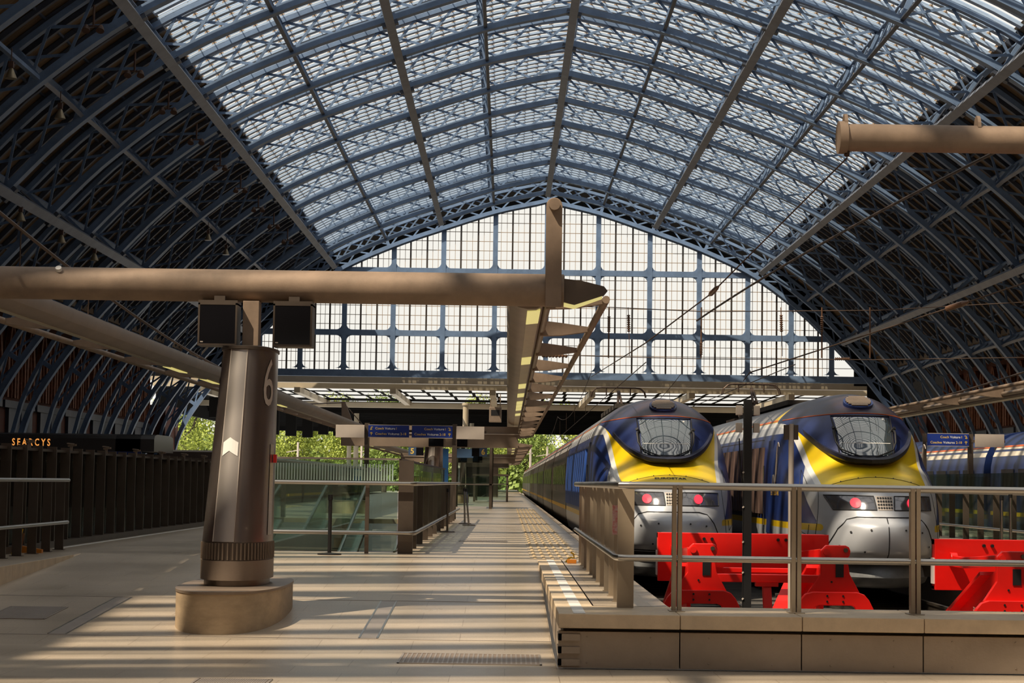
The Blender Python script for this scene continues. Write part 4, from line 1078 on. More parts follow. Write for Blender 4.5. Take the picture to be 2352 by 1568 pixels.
# ------------------------------------------------------------------ station pillar with number
def ell(cx, cy, a, b, n=48, e=2.25):
    P = []
    for k in range(n):
        t = 2*PI*k/n-PI/2; c, s = math.cos(t), math.sin(t)
        P.append((cx+a*math.copysign(abs(c)**(2/e), c), cy+b*math.copysign(abs(s)**(2/e), s)))
    return P
PX0, PY0 = -2.93, 21.2
def pil(z):   # centre x, centre y, half width, half length of the cladding at height z
    t = (z-.93)/2.07; return (.0+.065*t, .0+.2*t, .365-.075*t, .78-.16*t)
p = empty('platform_pillar', 'tapering bronze pillar numbered 6 on a rounded stone plinth, in front', 'pillar', (PX0, PY0, 0), 0, 'numbered platform pillars'); p['kind'] = 'thing'
q = MB(); pl = [(x, y) for x, y in ell(0, .0, .555, 1.75, 64, 2.5)]; pl = [(x, min(y, 1.45-.9*max(0, abs(x)-.2))) for x, y in pl]
q.loft([[(x, y, z) for x, y in pl] for z in (.0, .44)], 0, True, True)
sp = mat('weathered_plinth_stone', (.43, .32, .205), .55, 0, .22, 2.6, bump=.2, bscale=60, stretch=(1, 1, 2.5)); q.build('plinth', sp, p, smooth=True)
q = MB(); q.loft([[(x*1.012, y*1.008, z) for x, y in pl] for z in (.44, .465)], 0, True, True); q.build('plinth_top_plate', M['taupe'], p, smooth=True)
for z0, z1, k, nm, m in ((.465, .53, .93, 'neck', 'steel_dk'), (.53, .735, 1.03, 'base_block', 'taupe'), (.735, .93, 1.0, 'ribbed_band', 'steel_br')):
    q = MB(); c, d, a, b = pil(.93); q.loft([[(x, y, z) for x, y in ell(c, d, a*k, b*k)] for z in (z0, z1)], 0, True, True); o = q.build(nm, M[m], p, smooth=True)
    if nm == 'ribbed_band':
        q = MB(); E_ = ell(c, d, a*1.0, b*1.0, 120)
        for j, (x, y) in enumerate(E_): 
            if j % 2 == 0: n_ = Vector((x-c, (y-d)*a*a/(b*b)*1.0, 0)).normalized(); q.bar((x, y, z0+.01), (x, y, z1-.01), .014, .03, n_)
        o2 = q.build('band_ribs', M['taupe'], o); o2['kind'] = 'stuff'
clad = mat('polished_bronze_steel', (.31, .26, .23), .25, .85, .12, .8, stretch=(6, 6, .3))
q = MB(); q.loft([[(x, y, z) for x, y in ell(*pil(z), 64)] for z in [.93+2.07*k/10 for k in range(11)]], 0, True, True); q.build('cladding', clad, p, smooth=True)
def surf(ang, z, off=0.0):   # ang from the front (-y), positive towards +x
    c, d, a, b = pil(z); t = ang-PI/2; C, S_ = math.cos(t), math.sin(t); e = 2.25
    x, y = a*math.copysign(abs(C)**(2/e), C), b*math.copysign(abs(S_)**(2/e), S_)
    n_ = Vector((x/(a*a), y/(b*b), 0)).normalized(); return Vector((c+x, d+y, z))+n_*off
def angs(x0, x1, n): return [x0+(x1-x0)*k/n for k in range(n+1)]
q = MB(); A_ = angs(-.42, .12, 8)
q.loft([[surf(a, z, .006) for a in A_] for z in [.935+2.06*k/8 for k in range(9)]], 0, False); ns = q.build('nose_strip', mat('bright_strip_steel', (.58, .53, .49), .34, .75), p, smooth=True)
q = MB()
for a in (A_[0], A_[-1]): q.tube([surf(a, .935+2.06*k/8, .006) for k in range(9)], .005, 6)
q.build('strip_edge', M['greyp'], ns)
q = MB()
for i in range(6):
    f0, f1 = i/6, (i+1)/6
    def az(f): return A_[0]+.06+(A_[-1]-A_[0]-.12)*f
    def dz(f): return .055*(1-abs(2*f-1))
    q.quad(surf(az(f0), 1.84+dz(f0), .011), surf(az(f1), 1.84+dz(f1), .011), surf(az(f1), 1.985+dz(f1), .011), surf(az(f0), 1.985+dz(f0), .011))
q.build('arrow_mark', M['white'], ns)
c, d, a, b = pil(3.0); q = MB(); q.loft([[(x, y, z) for x, y in ell(c, d, a*k, b*k)] for z, k in ((3.0, 1.05), (3.03, 1.05), (3.045, .85))], 0, True, True); q.build('cap', M['steel_br'], p, smooth=True)
q = MB(); q.box(c-.09, c+.09, d-.1, d+.1, 3.03, 3.566); q.build('column', M['dust'], p, bevel=.006)
tmesh('6', .74, lambda x, y: surf(1.02+x*1.55, 2.62+y, .006), 'numeral', M['greyp'], p)
tmesh('5', .74, lambda x, y: surf(-1.35+x*1.6, 2.62+y, .006), 'numeral', M['greyp'], p)
q = MB(); A2 = angs(1.25, 1.5, 4); q.loft([[surf(a, z, .005) for a in A2] for z in (1.0, 1.75, 1.98)], 0, False); q.build('steel_notice', M['steel'], p)
q = MB(); c_ = surf(1.45, 1.78, .03); q.box(c_.x-.02, c_.x+.015, c_.y-.03, c_.y+.03, 1.78, 1.87); q.build('red_call_point', M['red'], p)
# ------------------------------------------------------------------ canopy over the platform
def monitor(x0, lab):
    t = empty('information_monitor', lab, 'monitor', (x0, 21.15, 3.055)); t['group'] = 'monitors under the crossbeam'; w_ = .43
    q = MB(); q.box(0, w_, .012, .3, .02, .47); q.box(-.0, w_, -.0, .3, .0, .022); q.box(0, .02, 0, .02, .02, .47); q.box(w_-.02, w_, 0, .02, .02, .47); q.box(0, w_, 0, .3, .45, .5); q.build('housing', M['steel_br'], t)
    MB().box(.02, w_-.02, .004, .012, .022, .45).build('screen', M['screen'], t)
    MB().box(.03, .06, .001, .004, .035, .047).build('badge', M['greyp'], t)
    MB().box(w_/2-.06, w_/2+.06, .12, .2, .5, .56).build('bracket', M['steel_br'], t); return t
monitor(-3.425, 'dark information monitor under the crossbeam, left of the pillar column'); monitor(-2.60, 'dark information monitor under the crossbeam, right of the pillar column')
cb = empty('canopy_crossbeam', 'big dusty tubular crossbeam carried by the front pillar', 'beam', (-2.9, 21.5, 3.75)); cd = Vector((-2.9, 21.5, 3.75))
MB().tube([(-7.2, 0, 0), (3.5, 0, 0)], .183, 28).build('tube', M['dust'], cb, smooth=True)
q = MB(); q.prism([(3.29, -.2), (3.47, -.2), (3.47, .93)]+[(3.38+.09*math.cos(a), .93+.09*math.sin(a)) for a in [PI*k/8 for k in range(9)]]+[(3.29, .93)], 'y', -.2, -.14); q.build('end_post', M['dust'], cb, bevel=.006)
q = MB(); q.tube([(3.38, -.29, .93), (3.38, -.14, .93)], .062, 18); q.build('cable_pin', M['dust'], cb, smooth=True)
q = MB(); q.tube([(-1.5-.62, -.13, .13), (-2.12, -.16, .16)], .035, 10); q.build('white_spot', M['white'], cb, smooth=True)  # short white stub on the upper face of the tube
def canopy(sg, lab, x0, y0, z0, n, first=True, lit=(0, 4, 8, 10, 12, 13, 14, 16)):
    t = empty('platform_canopy', lab, 'canopy', (x0, y0, z0), 0, 'wing canopies of the platforms'); L_ = 4.1*n
    q = MB(); prof = [(-.21, .14), (-.235, .06), (-.2, -.04), (-.1, -.1), (.0, -.12), (.1, -.115), (.17, -.08), (.2, 0), (.2, .14)]
    q.loft([[(sg*a, y, b) for a, b in prof] for y in (0, L_)], 0, True, True); sp_ = q.build('spine', M['taupe'], t, smooth=True)
    q = MB(); q.tube([(sg*.24, 0, .0), (sg*.24, L_, .0)], .045, 10); q.build('edge_tube', M['taupe'], sp_, smooth=True)
    q = MB(); q.hexa([(sg*.0, .2, -.128), (sg*.15, .2, -.11), (sg*.15, L_-.2, -.11), (sg*.0, L_-.2, -.128), (sg*.0, .2, -.115), (sg*.15, .2, -.095), (sg*.15, L_-.2, -.095), (sg*.0, L_-.2, -.115)]); q.build('perforated_strip', M['diff_off'], sp_)
    for k in lit:
        y = 2.05*k+.2
        if y < L_-2: MB().hexa([(sg*.0, y, -.137), (sg*.15, y, -.119), (sg*.15, y+1.75, -.119), (sg*.0, y+1.75, -.137), (sg*.0, y, -.115), (sg*.15, y, -.095), (sg*.15, y+1.75, -.095), (sg*.0, y+1.75, -.115)]).build('lit_diffuser', M['diff'], sp_)
    for k in range(n+1):
        y = 4.1*k+.35
        q = MB(); q.prism([(sg*.22, -.08), (sg*.5, -.07), (sg*.87, -.015), (sg*.87, .05), (sg*.5, .1), (sg*.22, .13)], 'y', y, y+.16); q.build('fin', M['dust'], t)
    q = MB(); q.tube([(sg*.9, .2, .02), (sg*.9, L_, .02)], .045, 10); q.build('outer_rod', M['dust'], t, smooth=True)
    return t
canopy(1, 'wing canopy with fins and lamps running away over the platform, above the glass guard', .2, 21.75, 3.68, 16)
canopy(-1, 'wing canopy running away in shade on the left, past the far side of the pillar', -6.0, 21.75, 3.68, 15, True, (6, 8, 10, 12, 14))
canopy(1, 'farther wing canopy continuing lower beyond the sign gantry', .2, 88.5, 3.3, 22)
canopy(-1, 'farther wing canopy low behind the sign gantry, toward the trees', -6.0, 84.5, 3.25, 14)
canopy(-1, 'wing canopy over the right-hand platform, above the blue sign at the right edge', 11.2, 26, 3.72, 14, True, ())
en = MB(); en.prism([(.6, 3.62), (.72, 3.58), (1.05, 3.70), (1.09, 3.75), (1.05, 3.80), (.8, 3.86), (.6, 3.88)], 'y', 21.45, 21.56)
o = en.build('wing_tip', M['steel_br'], cb); o.location = -cd
en = MB(); en.prism([(.6, 3.575), (.72, 3.55), (1.03, 3.665), (1.03, 3.69), (.72, 3.585), (.6, 3.61)], 'y', 21.44, 21.56); o = en.build('tip_lamp', M['diff'], cb); o.location = -cd
def cable(name, label, pts, r_, parts=(), m='wire', n=6):
    t = empty(name, label, 'cable', pts[0]); d = Vector(pts[0])
    MB().tube([Vector(q)-d for q in pts], r_, n).build('strand', M[m], t, smooth=True); return t, d
def sag(a, b, s, n=14): 
    a = Vector(a); b = Vector(b); return [tuple(a+(b-a)*k/n-Vector((0, 0, s*4*(k/n)*(1-k/n)))) for k in range(n+1)]
for sx, x, lab in ((-1, -6.0, 'stay cable above the left wing canopy, with vertical hangers'),):
    t, d = cable('stay_cable', lab, sag((x, 19.0, 4.95), (x, 42, 3.87), .22), .022)
    for k, y in enumerate((23.5, 27.4, 31.3, 35.2, 39)):
        f = (y-19.0)/23; zc = 4.95-1.1*f-.22*4*f*(1-f); MB().tube([(0, y-d.y, zc-d.z), (0, y-d.y, 3.84-d.z)], .009, 5).build('hanger', M['wire'], t)
t, d = cable('stay_cable', 'stay cable above the canopy of the right-hand platform', sag((11.2, 30, 4.6), (11.2, 58, 3.9), .15), .022)
# second and third platform pillars farther on
def small_pillar(y, lab):
    t = dup(p, (-2.62, y, PZ-.02), None, lab)
    for c_ in list(t.children):
        if c_.name.startswith(('column', 'steel_notice', 'red_call')): bpy.data.objects.remove(c_)
    return t
small_pillar(67.5, 'dark pillar numbered 5 and 6, farther along under the sign gantry'); small_pillar(104.5, 'small distant dark pillar numbered 5 and 6, third along the platform')
# crossbeams farther on
def far_beam(y, z0, z1, x0, x1, lab):
    t = empty('far_crossbeam', lab, 'beam', (x0, y, z0)); MB().box(0, x1-x0, 0, .4, 0, z1-z0).build('girder', M['taupe'], t)
    MB().box(.0, x1-x0, -.04, .0, (z1-z0)*.62, (z1-z0)*.66).build('ledge', M['greyp'], t)
    for x in (2.95, 3.75):
        k = (x1-x0)/5.95; MB().box(x*k, x*k+.5*k, -.1, -.0, .02, .36).build('black_monitor', M['screen'], t)
    return t
far_beam(66.0, 2.78, 3.5, -5.7, .35, 'taupe crossbeam with two black monitors just behind the sign gantry'); far_beam(103.1, 2.62, 3.1, -5.7, .4, 'distant taupe crossbeam behind the blue number signs')
# ------------------------------------------------------------------ sign gantries
def arrow(mb, x, z, kind, s=.05, y=-.004):
    if kind == 'up': mb.bar((x, y, z-s), (x, y, z+s), .018, .004, (0, 1, 0)); mb.bar((x-s*.8, y, z+s*.2), (x, y, z+s), .018, .004, (0, 1, 0)); mb.bar((x+s*.8, y, z+s*.2), (x, y, z+s), .018, .004, (0, 1, 0))
    else:
        d = 1 if kind == 'right' else -1
        mb.bar((x-d*s, y, z+s*.9), (x+d*s*.2, y, z+s*.9), .018, .004, (0, 1, 0)); mb.bar((x+d*s*.2, y, z+s*.9), (x+d*s*.2, y, z-s), .018, .004, (0, 1, 0))
        mb.bar((x-d*s*.5, y, z-s*.3), (x+d*s*.2, y, z-s), .018, .004, (0, 1, 0)); mb.bar((x+d*s*.9, y, z-s*.3), (x+d*s*.2, y, z-s), .018, .004, (0, 1, 0))
def coach_sign(parent, x, z, flip):
    w_, h_ = 1.2, .355
    q = MB(); q.box(0, w_, 0, .08, 0, h_); q.box(-.012, w_+.012, .01, .07, -.012, h_+.012); pn = q.build('sign_panel', M['blue_sign'], parent); pn.location = (x, 0, z)
    q = MB()
    for a in ((-.012, w_+.012, -.014, 0), (-.012, w_+.012, h_, h_+.014)): q.box(a[0], a[1], -.002, .07, a[2], a[3])
    q.build('sign_rim', M['greyp'], pn)
    def words(lst, zz):
        xx = .2 if flip else w_-.2
        for wd, m in (lst if flip else lst[::-1]):
            o = tmesh(wd, .1, lambda x_, y_: Vector((x_, -.003, y_)), 'lettering', m, pn, .001)
            xs = [v.co.x for v in o.data.vertices]; a, b = min(xs), max(xs); d = xx-a if flip else xx-b
            for v in o.data.vertices: v.co.x += d; v.co.z += zz
            xx += (b-a+.032)*(1 if flip else -1)
    words([('Coach', M['ytext']), ('Voiture', M['wtext']), ('1', M['ytext'])], h_*.72); words([('Coaches', M['ytext']), ('Voitures', M['wtext']), ('2-18', M['ytext'])], h_*.27)
    q = MB(); ax = .08 if flip else w_-.08; arrow(q, ax, h_*.72, 'left' if flip else 'right', .045); arrow(q, ax, h_*.27, 'up', .045); q.build('arrow_mark', M['ytext'], pn)
    return pn
sg_ = empty('sign_gantry', 'gantry with two blue coach signs between blank panels, over the left platform', 'sign gantry', (-4.25, 58, PZ), 0, 'coach direction signs')
for x in (-.06, 2.58): MB().box(x, x+.14, .1, .24, 0, 2.85).build('post', M['steel_br'], sg_)
MB().box(-.95, 3.6, .09, .2, 2.58, 2.66).build('cross_rail', M['steel_br'], sg_)
coach_sign(sg_, .07, 2.43, True); coach_sign(sg_, 1.375, 2.43, False)
for x, w_ in ((-.92, .86), (2.7, .84)): MB().box(x, x+w_, 0, .08, 2.4, 2.78).build('blank_panel', M['greyp'], sg_, bevel=.004)
sg2 = empty('sign_gantry', 'single blue coach sign with a blank panel, at the right edge beyond the trains', 'sign gantry', (12.4, 57, PZ), 0, 'coach direction signs')
MB().box(1.22, 1.36, .1, .24, 0, 2.75).build('post', M['steel_br'], sg2); MB().box(-.1, 2.3, .09, .2, 2.5, 2.58).build('cross_rail', M['steel_br'], sg2)
coach_sign(sg2, 0, 2.39, False); MB().box(1.4, 2.25, 0, .08, 2.37, 2.75).build('blank_panel', M['greyp'], sg2); MB().box(-.12, -.02, .1, .2, 1.6, 2.75).build('post', M['steel_br'], sg2)
def num_sign(n_, x, lab, mon):
    t = empty('number_sign', lab, 'sign', (x, 75, 2.6)); t['group'] = 'platform number signs'
    MB().box(0, .3, 0, .06, 0, .32).build('panel', mat('slate_blue_sign', (.05, .09, .17), .4), t)
    tmesh(n_, .3, lambda x_, y_: Vector((.15+x_, -.006, .16+y_)), 'lettering', M['ytext'], t, .008); q = MB().box(mon, mon+.29, 0, .06, .0, .3); q.build('small_monitor', M['screen'], t)
    MB().box(min(0, mon), max(.3, mon+.29), .06, .1, .28, .34).build('hanger_rail', M['steel_br'], t)
num_sign('5', -3.85, 'small slate-blue sign with a yellow 5, below the right blue coach sign', .3); num_sign('6', -1.1, 'small slate-blue sign with a yellow 6, right of the gantry post', -.29)
t = empty('blue_banner', 'plain slate-blue hanging panel between the number 5 and number 6 signs', 'panel', (-2.6, 76, 2.55)); MB().box(.45, 1.25, 0, .05, .0, .35).build('face', mat('slate_banner', (.05, .10, .19), .4), t); MB().box(.0, .28, -.1, -.05, -1.1, .35).build('tall_face', mat('blue_banner_face', (.01, .06, .17), .4), t)
t = empty('round_sign', 'round yellow sign on a white board, beside the distant number 6', 'sign', (-2.62, 74, PZ)); MB().tube([(0, 0, 0), (0, 0, 1.5)], .03, 8).build('post', M['steel_dk'], t); MB().tube([(0, -.03, 1.78), (0, 0, 1.78)], .15, 24).build('disc', M['yellow'], t); MB().box(-.11, .13, -.02, 0, 1.28, 1.52).build('board', M['white'], t)
# glass lobbies farther along
def lobby(x, y, w_, d_, h_, lab):
    t = empty('glass_lobby', lab, 'glass lobby', (x, y, PZ))
    for a, b in ((0, 0), (w_, 0), (0, d_), (w_, d_)): MB().box(a-.06, a+.06, b-.06, b+.06, 0, h_).build('frame_post', M['steel_br'], t)
    q = MB(); q.box(0, w_, -.02, .0, .1, h_); q.box(w_, w_+.02, 0, d_, .1, h_); q.build('glass_wall', M['lglass'], t)
    q = MB(); q.box(-.1, w_+.1, -.1, d_+.1, h_, h_+.1); q.build('roof_plate', M['steel_br'], t)
    MB().box(-.05, w_+.1, -.06, -.02, 1.0, 1.05).build('handrail', M['steel'], t); return t
lobby(-2.3, 82, 1.6, 6, 2.7, 'tall glass lift lobby beyond the sign gantry'); lobby(-1.9, 112, 1.9, 8, 1.5, 'low glass box farthest along the platform, before the dark doorway'); lobby(-3.4, 94, .8, 5, 1.4, 'low glass guard beside the distant third pillar')
t = empty('dark_kiosk', 'dark cabin closing the far end of the platform under the canopy', 'cabin', (-3.2, 150, PZ)); MB().box(0, 2.2, 0, 8, 0, 2.3).build('body', M['black'], t); MB().box(-.2, 3.3, -.3, 8.3, 2.3, 2.6).build('roof', M['steel_br'], t); MB().box(2.0, 2.5, -.2, .3, 0, 2.3).build('round_post', M['steel_dk'], t)
# ------------------------------------------------------------------ masts
t = empty('black_mast', 'black square mast with cable clips, standing before the left buffer stop', 'mast', (2.78, 22.4, -.6))
MB().box(-.045, .045, -.05, .05, 0, 3.2).build('pole', M['black'], t)
MB().box(-.09, .09, -.09, .09, 0, .02).build('base_plate', M['steel_dk'], t)
for z in (.9, 1.2, 1.55, 1.95, 2.35): MB().bar((-.06, -.05, z), (-.045, -.055, z+.015), .018, .018).build('cable_clip', M['greyp'], t)
MB().tube([(-.05, -.02, 0), (-.052, -.03, 1.2), (-.05, -.03, 2.2), (-.09, -.03, 2.45), (-.1, -.02, 2.75)], .008, 6).build('cable', M['black'], t)
for sx in (-1, 1):
    for z in (2.82, 3.02): MB().box(sx*.1-.035 , sx*.1+.035, -.05, .05, z, z+.11).build('junction_box', M['greyp'], t, bevel=.005)
t = empty('signal_post', 'thin grey round post with a boxy dark head, between the two trains', 'post', (3.08, 21.0, -.6))
MB().tube([(0, 0, 0), (0, 0, 2.88)], .03, 12).build('pole', M['greyp'], t, smooth=True); MB().box(-.08, .08, -.08, .08, 0, .02).build('base_plate', M['steel_dk'], t)
q = MB(); q.box(-.075, -.03, -.02, .06, 2.71, 2.87); q.box(.03, .075, -.02, .06, 2.71, 2.87); q.box(-.05, .05, .0, .05, 2.74, 2.85); q.build('signal_head', M['steel_br'], t)
# tube with cap at upper right
t = empty('mast_arm', 'thick dusty horizontal tube with an end cap, reaching in from the upper right', 'mast arm', (3.54, 20.75, 5.39))
MB().tube([(.06, 0, 0), (3.6, 0, 0)], .15, 26).build('tube', M['dust'], t, smooth=True); MB().tube([(0, 0, 0), (.09, 0, 0)], .178, 26).build('end_cap', M['dust'], t, smooth=True)
for x in (.06, 1.5): MB().prism([(x_, z_) for x_, z_ in [(.1*math.cos(a), .12+.14*math.sin(a)) for a in [PI*k/8 for k in range(9)]]], 'x', x, x+.035).build('lug', M['dust'], t)
MB().tube([(.1, 0, -.15), (.09, -.02, -.2)], .03, 8).build('cable_eye', M['wire'], t)
# ------------------------------------------------------------------ overhead wires
def insulator(mb, a, b, n=8, r0=.03, r1=.075):
    a = Vector(a); b = Vector(b); P = []; R = []
    for k in range(n*2+1): P.append(a+(b-a)*k/(2*n)); R.append(r1 if k % 2 else r0)
    mb.tube(P, R, 8)
cab = []
t, d = cable('tension_wire', 'thin straight wire running down from the end of the mast arm to an egg insulator', [(3.63, 20.7, 5.16), (2.68, 25.6, 4.15), (1.93, 27.3, 3.6), (2.4, 56, 4.7)], .009)
q = MB(); q.tube([Vector((2.74, 25.2, 4.21))-d, Vector((2.72, 25.32, 4.195))-d, Vector((2.68, 25.6, 4.15))-d, Vector((2.66, 25.7, 4.13))-d], [.01, .03, .035, .01], 10); q.build('egg_insulator', M['insul'], t)
t, d = cable('rope_cable', 'thick twisted brown cable sagging in from the right edge to the middle insulator', sag((9.6, 36, 8.2), (7.3, 75, 8.0), -.2), .035, n=8)
t, d = cable('rope_cable', 'brown cable with a drum insulator crossing before the right-hand roof slope', [(9.8, 34, 5.5), (8.2, 34.8, 4.95), (5.0, 40, 3.95), (6.7, 55, 4.6)], .014)
q = MB(); q.tube([Vector((8.3, 34.75, 4.985))-d, Vector((8.2, 34.8, 4.95))-d, Vector((7.98, 35.1, 4.88))-d], [.025, .055, .05], 10); q.build('drum_insulator', M['insul'], t)
t = empty('head_span', 'head span wires with ribbed insulators across the tracks, before the gable window', 'overhead wires', (1.5, 75, 6)); d = Vector((1.5, 75, 6))
def hs(mb, nm, m): mb.v = [tuple(Vector(v)-d) for v in mb.v]; return mb.build(nm, M[m], t)
k75 = 75/4434
def W(u, v): return Vector(((u-1165+(v-1108)*-.0)*k75, 75, 1.6+(1108+(u-1165)*.0145-v)*k75))
hs(MB().tube([W(1180, 700), W(1400, 705), W(1610, 715), W(2010, 712), W(2400, 690)], .018, 5), 'upper_wire', 'wire'); hs(MB().tube([W(1180, 812), W(1400, 819), W(1610, 824), W(2010, 826), W(2400, 820)], .018, 5), 'lower_wire', 'wire')
for u in (1394, 1607, 1885, 1996):
    q = MB(); q.tube([W(u, 705), W(u, 822)], .03, 7)
    if u != 1996: insulator(q, W(u, 785 if u == 1607 else 725), W(u, 815 if u == 1607 else 762))
    hs(q, 'insulator_rod', 'insul')
for u, x in ((1438, 0), (1790, 0)):
    q = MB(); q.tube([W(u, 705), W(u+4, 800), W(u+4, 818)], .016, 6); insulator(q, W(u+1, 722), W(u+2, 762)); hs(q, 'insulator_string', 'insul')
q = MB(); insulator(q, W(1240, 817), W(1300, 818), 8); insulator(q, W(1915, 824), W(1950, 824), 8); hs(q, 'strain_insulator', 'insul')
for X0, lab in ((3.2, 'contact and catenary wires over the track of the left-hand train'), (6.69, 'contact and catenary wires over the track of the slatted train')):
    t, d = cable('catenary', lab, [(X0, 45, 4.45), (X0, 260, 4.45)], .012)
    for k in range(4): MB().tube([Vector(q)-d for q in sag((X0, 75+50*k, 5.9), (X0, 125+50*k, 5.9), .8)], .012, 5).build('catenary_wire', M['wire'], t)
    for k in range(14): y = 80+13*k; MB().tube([(0, y-45, 0), (0, y-45, 1.0)], .008, 4).build('dropper', M['wire'], t)
# ------------------------------------------------------------------ left kiosk with lit lettering
t = empty('champagne_kiosk', 'long black bar canopy with an amber lit name, behind the dark fence', 'kiosk', (-19.5, 70, PZ))
q = MB(); prof = [(0, 2.05), (0, 2.5), (.12, 2.62), (.6, 2.68), (3.4, 2.68), (3.9, 2.62), (4, 2.5), (4, 2.05)]
q.prism([(a, b) for a, b in prof], 'x', 0, 6.2); q.build('fascia', mat('gloss_black_fascia', (.01, .01, .011), .25), t)
q = MB(); q.prism([(a, b) for a, b in prof], 'x', 5.3, 6.7); q.build('end_cowl', mat('gloss_cowl', (.02, .02, .022), .3, .2), t)
tmesh('S E A R C Y S', .36, lambda x_, y_: Vector((2.25+x_*.68, -.012, 2.32+y_)), 'lit_lettering', mat('amber_letter', (.7, .25, .05), .5, emit=(1, .38, .08), estr=.8), t, .006)
MB().box(.5, 5.6, .5, 3.5, 0, 2.05).build('bar_body', M['black'], t); MB().box(5.0, 6.2, .2, .3, 1.75, 2.05).build('blue_notice', M['blue_sign'], t)
# hoarding and things beneath the opening
t = empty('dark_hoarding', 'dark hoarding with a green and yellow poster, under the tree left of the pillar', 'hoarding', (-24, 120, PZ)); MB().box(-2, 5.4, 0, .3, 0, 2.55).build('panel', M['black'], t); MB().box(3.2, 4.3, -.03, 0, .9, 2.4).build('green_poster', mat('green_poster', (.06, .22, .03), .5), t); MB().box(3.2, 3.9, -.04, -.03, .9, 1.6).build('yellow_area', mat('yellow_poster', (.55, .38, .02), .5), t); MB().box(.4, .7, -.04, 0, 1.2, 2.3).build('white_notice', M['greyp'], t)
t = empty('far_train', 'grey roofed train standing behind the striped glass screen', 'train', (-13, 79, RAIL)); MB().loft([[(x, y, z) for x, z in ((-1.4, 1), (1.4, 1), (1.4, 2.6), (1.1, 3.05), (-1.1, 3.05), (-1.4, 2.6))] for y in (0, 100)], 0, True, True).build('coach_body', M['cside'], t); MB().box(-1.1, 1.1, 0, 100, 3.05, 3.12).build('roof_panel', M['cgrey'], t)
# yellow and orange blocks
t = empty('yellow_board', 'narrow yellow board propped behind the left railing', 'board', (-7.02, 27.65, PZ)); MB().hexa([(-.03, 0, 0), (.05, 0, 0), (.05, .03, 0), (-.03, .03, 0), (.06, 0, .36), (.13, 0, .36), (.13, .03, .36), (.06, .03, .36)]).build('face', M['yellow'], t); MB().hexa([(.06, .0, 0), (.1, 0, 0), (.1, .03, 0), (.06, .03, 0), (.12, 0, .3), (.15, 0, .3), (.15, .03, .3), (.12, .03, .3)]).build('brown_edge', mat('board_edge', (.25, .1, .04), .7), t)
orange_m = mat('orange_block', (.6, .2, .015), .5)
t = empty('orange_block', 'flat orange block lying by the last post of the left railing', 'block', (-6.96, 28.25, PZ)); MB().hexa([(-.1, 0, 0), (.2, 0, 0), (.2, .1, 0), (-.1, .1, 0), (-.1, 0, .1), (.2, 0, .05), (.2, .1, .05), (-.1, .1, .1)]).build('body', orange_m, t)
t = empty('orange_block', 'small orange block at the foot of the railing beside the left train', 'block', (.86, 27.3, PZ)); MB().box(0, .13, 0, .08, 0, .055).build('body', orange_m, t, bevel=.006)
t = empty('yellow_clamp', 'small yellow clamp on the railing post above the orange block', 'clamp', (.93, 27.75, PZ)); q = MB(); q.tube([(-.08, -.06, .0), (-.04, -.06, .05), (.0, -.07, .07), (.04, -.06, .06), (.03, -.06, .12), (-.01, -.06, .14)], .013, 7); q.build('body', M['yellow'], t)
# hanging lamp in the deck and pair of masts
t = empty('hanging_unit', 'grey cable-hung camera unit under the edge of the deck, left of the canopy spine', 'camera unit', (-1.35, 203, 10.9)); q = MB(); q.box(-.55, -.45, 0, .1, -1.4, 0); q.box(.45, .55, 0, .1, -1.4, 0); q.box(-.55, .55, 0, .1, -.6, -.5); q.build('hanger', M['taupe'], t); MB().box(-.65, .65, -.2, .6, -3.0, -1.4).build('housing', M['taupe'], t, bevel=.05); MB().box(-.45, .45, -.22, -.2, -2.3, -1.7).build('lens_panel', M['black'], t)
t = empty('stay_mast', 'tapering grey stay mast of the far canopy, above the left blank sign panel', 'mast', (-6.45, 76, 3.84)); q = MB(); q.prism([(-.1, 0), (.35, 0), (.02, .85), (-.12, .85)], 'y', 0, .12); q.build('plate', M['taupe'], t); MB().tube([(-.1, .06, .8), (-.6, -8, .42), (-.9, -16, .6)], .025, 6).build('stay', M['wire'], t); MB().tube([(0, .06, .75), (.3, 6, .1)], .02, 6).build('back_stay', M['wire'], t)

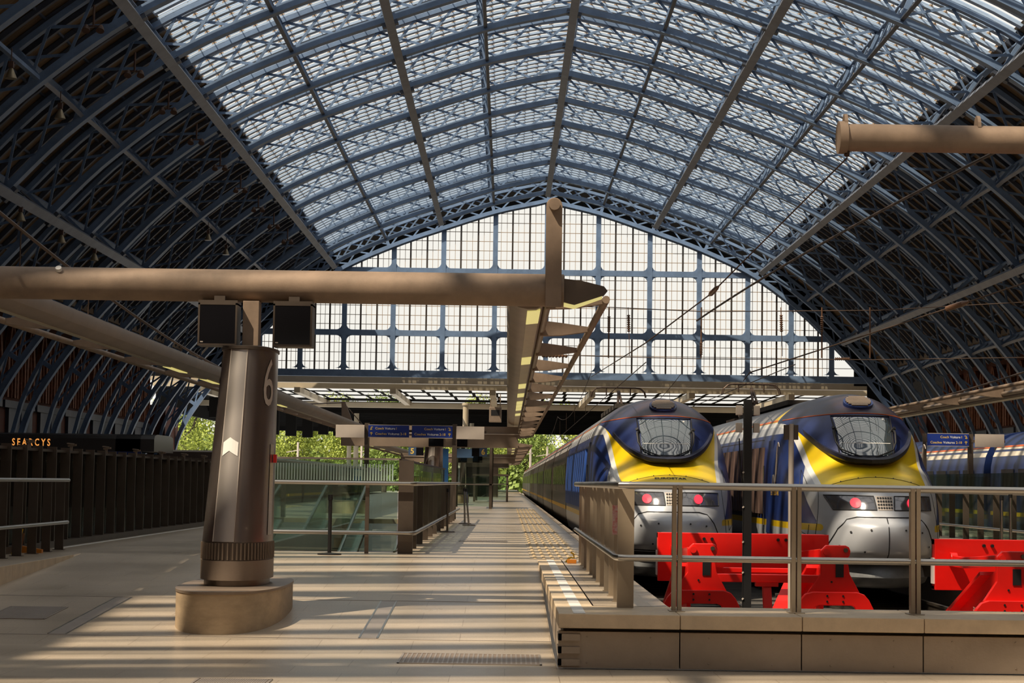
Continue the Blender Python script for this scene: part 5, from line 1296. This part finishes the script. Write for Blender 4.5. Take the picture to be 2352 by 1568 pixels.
# ------------------------------------------------------------------ lamps hanging under the left roof slope
bell = mat('dull_brass_reflector', (.32, .26, .17), .4, .6); lampd = mat('rusty_brown_fitting', (.10, .055, .04), .6, .3, .3, 4)
lr = None
for x, y, z, n_ in ((-20.8, 87.8, 18.1, 'second from the upper left corner'), (-20.8, 79.0, 18.1, 'nearest the upper left corner'), (-24.7, 96.6, 14.5, 'low at the left edge above the crossbeam'), (-24.7, 105.5, 14.5, 'left of the two just above the crossbeam'), (-24.7, 114, 14.5, 'right of the two just above the crossbeam'), (-20.9, 132.5, 18.1, 'first above the pillar, near the left edge beam'), (-20.9, 141, 18.1, 'last one toward the gable, above the pillar')):
    lab = 'bell lamp under the dark left slope, '+n_
    if lr is None:
        lr = empty('hanging_lamp', lab, 'lamp', (x, y, z), 0, 'bell lamps under the left roof slope')
        q = MB(); q.tube([(0, 0, -.12), (0, 0, -.1), (0, 0, .1), (0, 0, .3), (0, 0, .34)], [.26, .25, .17, .09, .05], 14); q.build('bell_shade', bell, lr, smooth=True)
        MB().tube([(0, 0, .3), (0, 0, 1.15)], .025, 6).build('hanger', lampd, lr); MB().box(-.1, .1, -.1, .1, .34, .6).build('gear_box', lampd, lr)
    else: dup(lr, (x, y, z), None, lab)
fl = None
for k, (x, y, z) in enumerate([(-17.6, 79.7+8.94*j, 20.4) for j in range(9)]):
    lab = 'rusty floodlight cluster hung beside the left edge beam, '+['nearest the top edge', 'second from the top', 'third from the top', 'fourth from the top', 'fifth from the top', 'sixth from the top', 'seventh from the top', 'second last before the gable', 'last before the gable'][k]
    if fl is None:
        fl = empty('floodlight_cluster', lab, 'floodlight', (x, y, z), 0, 'floodlight clusters beside the left edge beam')
        q = MB(); q.tube([(0, 0, 0), (0, 0, .9)], .05, 8); q.bar((-.35, 0, 0), (.35, 0, 0), .07, .07); q.build('bracket', lampd, fl)
        for sx in (-.3, .3): q = MB(); q.tube([(sx, -.1, -.22), (sx, 0, -.05), (sx, .04, .06)], [.18, .13, .06], 12); q.build('lamp_head', lampd, fl, smooth=True)
    else: dup(fl, (x, y, z), None, lab)
